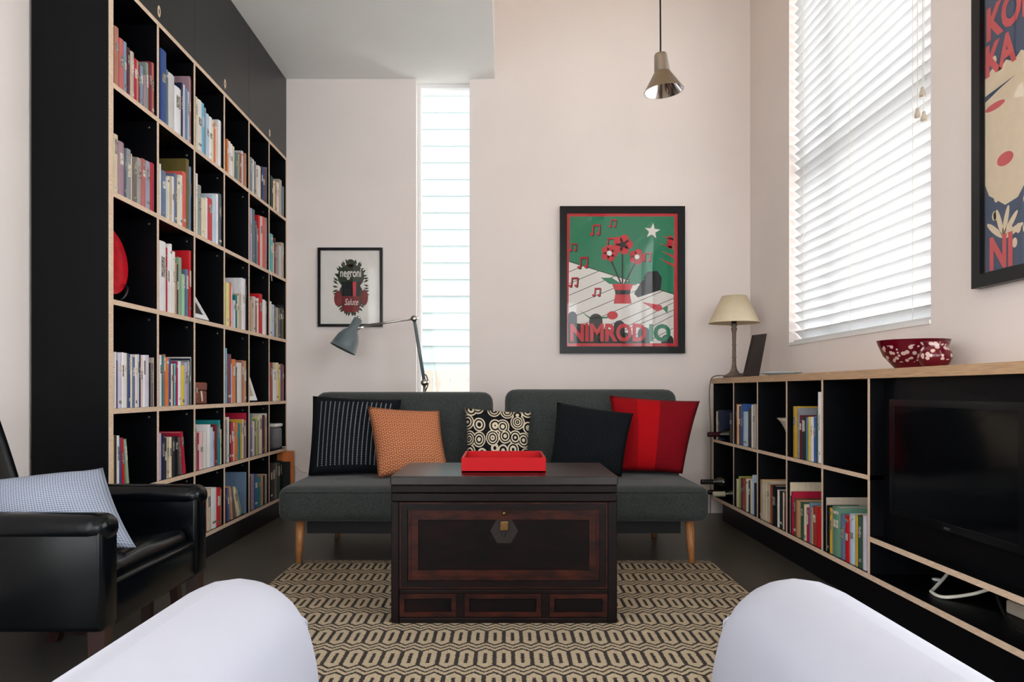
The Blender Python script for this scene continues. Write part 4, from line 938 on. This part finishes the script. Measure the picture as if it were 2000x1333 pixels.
sh = [(.0, -.002), (.022, 0), (.027, .004), (.029, .06), (.033, .078), (.052, .1), (.068, .135), (.076, .175), (.081, .205), (.084, .208), (.083, .212), (.078, .209), (.072, .175), (.062, .135), (.045, .102), (.025, .08), (0, .076)]
obj('shade', lathe([(r_*sf, z_*sf) for r_, z_ in sh], 36, mtx=Mx), 'lamp_grey', fl, smooth=True)
obj('shade_knob', lathe([(0, -.016), (.012, -.014), (.014, -.001), (0, 0)], 16, mtx=Mx), 'steel', fl, smooth=True)

# ---------------------------------------------------------------- pictures
def picture(name, label, x0, x1, z0, z1, y, fw, fd, frame_m, back_m):
    e = empty(name, ((x0+x1)/2, y, z0), label, 'picture')
    f = frame_ring(nb(), 'y', x0, x1, z0, z1, fw, y-fd, y-.001)
    obj('frame', f, frame_m, e)
    obj('backing', B(x0+fw*.8, x1-fw*.8, y-fd*.45, y-.002, z0+fw*.8, z1-fw*.8), back_m, e)
    obj('glass', B(x0+fw*.9, x1-fw*.9, y-fd*.75, y-fd*.75+.001, z0+fw*.9, z1-fw*.9), 'clear_glass', e)
    return e
pz = picture('framed_poster', 'black framed red and green poster above the sofa', .373, 1.203, 1.066, 2.044, YB, .046, .032, 'black_frame', 'print_red')
# poster coordinates: crop at 4.1667 px, picture field 215..1068 x 140..1180
def pp(off):
    def f(u, v): return Vector(((1060+u/4.1667-CX)*YB/F, YB-.0148-off*.00018, H-(390+v/4.1667-CY)*YB/F))
    return f
def art(name, polys, m, layer, parent=pz, fn=pp):
    bm = nb()
    for p in polys:
        if fn == pp: p = p[::-1]
        poly(bm, p, fn(layer))
    bmesh.ops.recalc_face_normals(bm, faces=bm.faces)
    return obj(name, bm, m, parent)
def ell(cx, cy, a, b, n=24, r=0): return [(cx+a*math.cos(2*math.pi*i/n)*math.cos(r)-b*math.sin(2*math.pi*i/n)*math.sin(r), cy+a*math.cos(2*math.pi*i/n)*math.sin(r)+b*math.sin(2*math.pi*i/n)*math.cos(r)) for i in range(n)]
art('print_field', [[(218, 142), (1066, 142), (1062, 1172), (206, 1172)]], 'print_green', 1)
art('print_floor', [[(212, 505), (1060, 770), (1062, 1172), (206, 1172)]], 'print_white', 2)
lines = []
for x, y in ((212, 575), (212, 680), (212, 785), (212, 860)): pass
for k in range(8):
    xa, ya = 212, 590+k*95; 
    xb = xa+min(850, 300+k*95); yb = ya-(xb-xa)*.42
    ylim = 505+(xb-212)*.312
    while yb < ylim: xb -= 10; yb = ya-(xb-xa)*.42; ylim = 505+(xb-212)*.312
    if ya > 1150: xa += (ya-1150)/.42; ya = 1150
    if xb > xa: lines.append([(xa, ya), (xb, yb), (xb, yb+5), (xa, ya+5)])
for k in range(3):
    xa, ya = 480+k*200, 1140; xb = 1058; yb = ya-(xb-xa)*.52
    lines.append([(xa, ya), (xb, yb), (xb, yb+5), (xa, ya+5)])
lines.append([(212, 505), (1060, 770), (1060, 776), (212, 511)])
art('print_plank_line', lines, 'print_black', 3)
star = []
for i in range(10):
    r_ = 66 if i % 2 == 0 else 27; a = -hp+math.pi*i/5+.12; star.append((888+r_*math.cos(a), 262+r_*math.sin(a)))
art('print_star', [star], 'print_white', 4)
def note(x, y, s, r=0):
    out = []
    def R(p): return [(x+(a*math.cos(r)-b*math.sin(r))*s, y+(a*math.sin(r)+b*math.cos(r))*s) for a, b in p]
    out.append(R([(-30, -42), (34, -50), (34, -36), (-30, -28)])); out.append(R([(-30, -40), (-21, -40), (-21, 40), (-30, 40)])); out.append(R([(25, -48), (34, -48), (34, 32), (25, 32)]))
    out.append(R(ell(-36, 40, 16, 12))); out.append(R(ell(19, 33, 16, 12)))
    return out
for i, (x, y, s, r) in enumerate(((432, 250, .95, .05), (570, 198, .7, .1), (552, 360, 1.0, .08), (250, 392, .7, .1), (330, 515, 1.0, .0), (255, 675, .85, .1), (440, 755, .75, .1), (848, 470, .8, .1))):
    art('print_note', [[(a+7, b+6) for a, b in p] for p in note(x, y, s, r)], 'print_black', 3.2+.02*i)
    for k, p in enumerate(note(x, y, s, r)): pass
    art('print_note', note(x, y, s, r), 'print_red', 4+.02*i)
# a plain bouquet in a vase stands in for the figure
art('print_stem', [[(632, 700), (536, 470), (548, 466), (646, 700)], [(640, 700), (640, 400), (652, 400), (652, 700)], [(650, 700), (752, 500), (764, 504), (664, 700)]], 'print_black', 5)
art('print_leaf', [[(640, 690), (560, 640), (470, 640), (540, 690)], [(652, 690), (730, 640), (830, 650), (750, 700)]], 'print_green', 5.1)
for i, (x, y, r_) in enumerate(((540, 440, 62), (648, 370, 74), (764, 470, 58))):
    art('print_petal', [ell(x+r_*.62*math.cos(k*2*math.pi/5), y+r_*.62*math.sin(k*2*math.pi/5), r_*.5, r_*.5, 18) for k in range(5)], 'print_red', 5.3+.3*i)
    art('print_flower_eye', [ell(x, y, r_*.34, r_*.34, 18)], 'print_black' if i == 1 else 'print_white', 5.45+.3*i)
art('print_vase', [[(560, 690), (735, 690), (705, 760), (720, 850), (575, 850), (590, 760)]], 'print_red', 6.4)
art('print_vase_band', [[(583, 740), (713, 740), (705, 775), (590, 775)]], 'print_black', 6.6)
art('print_shape', [[(740, 770), (850, 590), (930, 585), (965, 640), (955, 740), (770, 800)]], 'print_black', 3.6)
art('print_burst', [[(1060, 330+70*k-10), (1060, 330+70*k+10), (960-20*(k % 2), 300+60*k)] for k in range(4)]+[ell(1035, 350, 26, 55)], 'print_red', 3.8)
art('print_leaf', [[(805, 838), (960, 862), (975, 895), (930, 915)]], 'print_red', 5); art('print_leaf', [[(965, 885), (1015, 870), (1010, 930)]], 'print_green', 5.1)
art('print_bloom', [ell(565, 945, 44, 34)], 'print_red', 5); art('print_stem', [[(300, 905), (390, 965), (530, 955), (530, 968), (388, 980)]], 'print_green', 5)
sc = [[(x-r_, 1172)]+[(x-r_*math.cos(math.pi*i/12), y-r_*math.sin(math.pi*i/12)) for i in range(13)]+[(x+r_, 1172)] for x, y, r_ in ((240, 950, 36), (430, 985, 54), (620, 1030, 44), (820, 1090, 50), (1010, 1150, 50))]
art('print_scallop', sc+[[(206, 1000), (280, 1010), (700, 1090), (860, 1172), (206, 1172)]], 'print_black', 5)
k0 = pp(8)
def ptext(s, x, y, size_px, m, bold, wpx):
    text('print_lettering', s, size_px/4.1667*YB/F/.72, m, pz, k0(x, y), (1, 0, 0), (0, 0, 1), bold, fit=wpx/4.1667*YB/F)
ptext('NIMROD', 222, 1150, 138, 'print_red', .006, 616); ptext('IO', 862, 1148, 130, 'print_green', .007, 175)

pn = picture('framed_print', 'thin black framed negroni print on white above reading lamp', -1.2375, -.807, 1.244, 1.770, YB, .018, .025, 'black_frame', 'print_white')
def pq(off):
    def f(u, v): return Vector(((600+u/4.3-CX)*YB/F, YB-.0118-off*.00018, H-(470+v/4.3-CY)*YB/F))
    return f
lv = []
for i in range(46):
    a = 2*math.pi*i/46+.05*random.random(); cx, cy = 370+112*math.cos(a), 398+198*math.sin(a)
    ln = random.uniform(38, 52); b = a+random.uniform(-.5, .5); lx, ly = math.cos(b), math.sin(b)*1.1; nx_, ny_ = -ly, lx; w_ = ln*.2
    lv.append([(cx-lx*8, cy-ly*8), (cx+lx*ln*.5+nx_*w_, cy+ly*ln*.5+ny_*w_), (cx+lx*ln, cy+ly*ln), (cx+lx*ln*.5-nx_*w_, cy+ly*ln*.5-ny_*w_)])
def artn(name, polys, m, layer):
    bm = nb()
    for p in polys: poly(bm, p, pq(layer))
    bmesh.ops.recalc_face_normals(bm, faces=bm.faces)
    return obj(name, bm, m, pn)
artn('print_leaves', lv, 'leaf_green', 1)
artn('print_oval', [ell(370, 305, 112, 104), ell(370, 470, 106, 126), ell(368, 195, 36, 34)], 'leaf_green', 2)
artn('print_oval', [ell(262, 490, 32, 66), ell(484, 480, 30, 66)], 'drink_red', 3)
artn('print_glass', [[(290, 350), (450, 350), (440, 590), (400, 608), (330, 608), (298, 590)]], 'print_black', 4)
artn('print_drink', [[(296, 470), (446, 470), (440, 590), (400, 606), (330, 606), (300, 590)]], 'drink_red', 5)
artn('print_straw', [[(385, 350), (415, 350), (412, 470), (388, 470)]], 'print_red', 6)
text('print_lettering', 'negroni', 60/4.3*YB/F/.6, 'print_white', pn, pq(8)(281, 308), (1, 0, 0), (0, 0, 1), .0012, fit=175/4.3*YB/F)
text('print_lettering', 'Salute', 54/4.3*YB/F/.7, 'print_white', pn, pq(8)(318, 545), (1, 0, 0), (0, .0, 1), 0, shear=.35, fit=115/4.3*YB/F)

# poster on the right wall, same maker's colours, seen edge on
PY0, PY1, PZ0, PZ1 = 1.82, 2.559, 1.169, 2.30
pw = empty('framed_poster', (XR, (PY0+PY1)/2, PZ0), 'black framed navy and cream poster on the wall over the television', 'picture')
obj('frame', frame_ring(nb(), 'x', PY0, PY1, PZ0, PZ1, .045, XR-.034, XR-.001), 'black_frame', pw)
obj('backing', B(XR-.014, XR-.002, PY0+.04, PY1-.04, PZ0+.04, PZ1-.04), 'print_navy', pw)
obj('glass', B(XR-.026, XR-.025, PY0+.04, PY1-.04, PZ0+.04, PZ1-.04), 'clear_glass', pw)
def pr(off):
    # u: metres from the far edge of the sheet towards the camera, v: metres up from its foot
    def f(u, v): return Vector((XR-.0145-off*.0002, PY1-.045-u, PZ0+.045+v))
    return f
def artr(name, polys, m, layer):
    bm = nb()
    for p in polys: poly(bm, p, pr(layer))
    bmesh.ops.recalc_face_normals(bm, faces=bm.faces)
    return obj(name, bm, m, pw)
rnd = random.Random(4)
dots = [ell(rnd.uniform(.02, .62), rnd.uniform(.02, 1.0), .012, .016, 14) for _ in range(60)]
artr('print_dots', dots, 'print_cream', 1)
artr('print_shape', [[(0, .58), (.08, .6), (.19, .62), (.34, .60), (.36, .45), (.26, .33), (.16, .22), (.10, .21), (.02, .26), (0, .3)]], 'print_cream', 2)
artr('print_crest', [[(0, .60), (.35, .63), (.35, .69)]+[(.35-.035*k, .66+.02*(k % 2)) for k in range(1, 10)]+[(0, .66)]], 'print_cream', 2.4)
artr('print_leaf', [ell(.10, .36, .04, .022, 16), ell(.05, .55, .05, .012, 16)], 'print_coral', 3)
artr('print_spray', [ell(.09+.05*math.cos(a), .10+.06*math.sin(a), .05, .011, 14, a) for a in (.3, .8, 1.3, 1.9, 2.5)], 'print_cream', 2.6)
for s, u, v, sz in (('KOM', 0.005, .785, .105), ('KA', .0, .665, .10), ('NI', .02, .012, .105)):
    text('print_lettering', s, sz/.72, 'print_coral', pw, pr(5)(u, v), (0, -1, 0), (0, 0, 1), .006, .8)
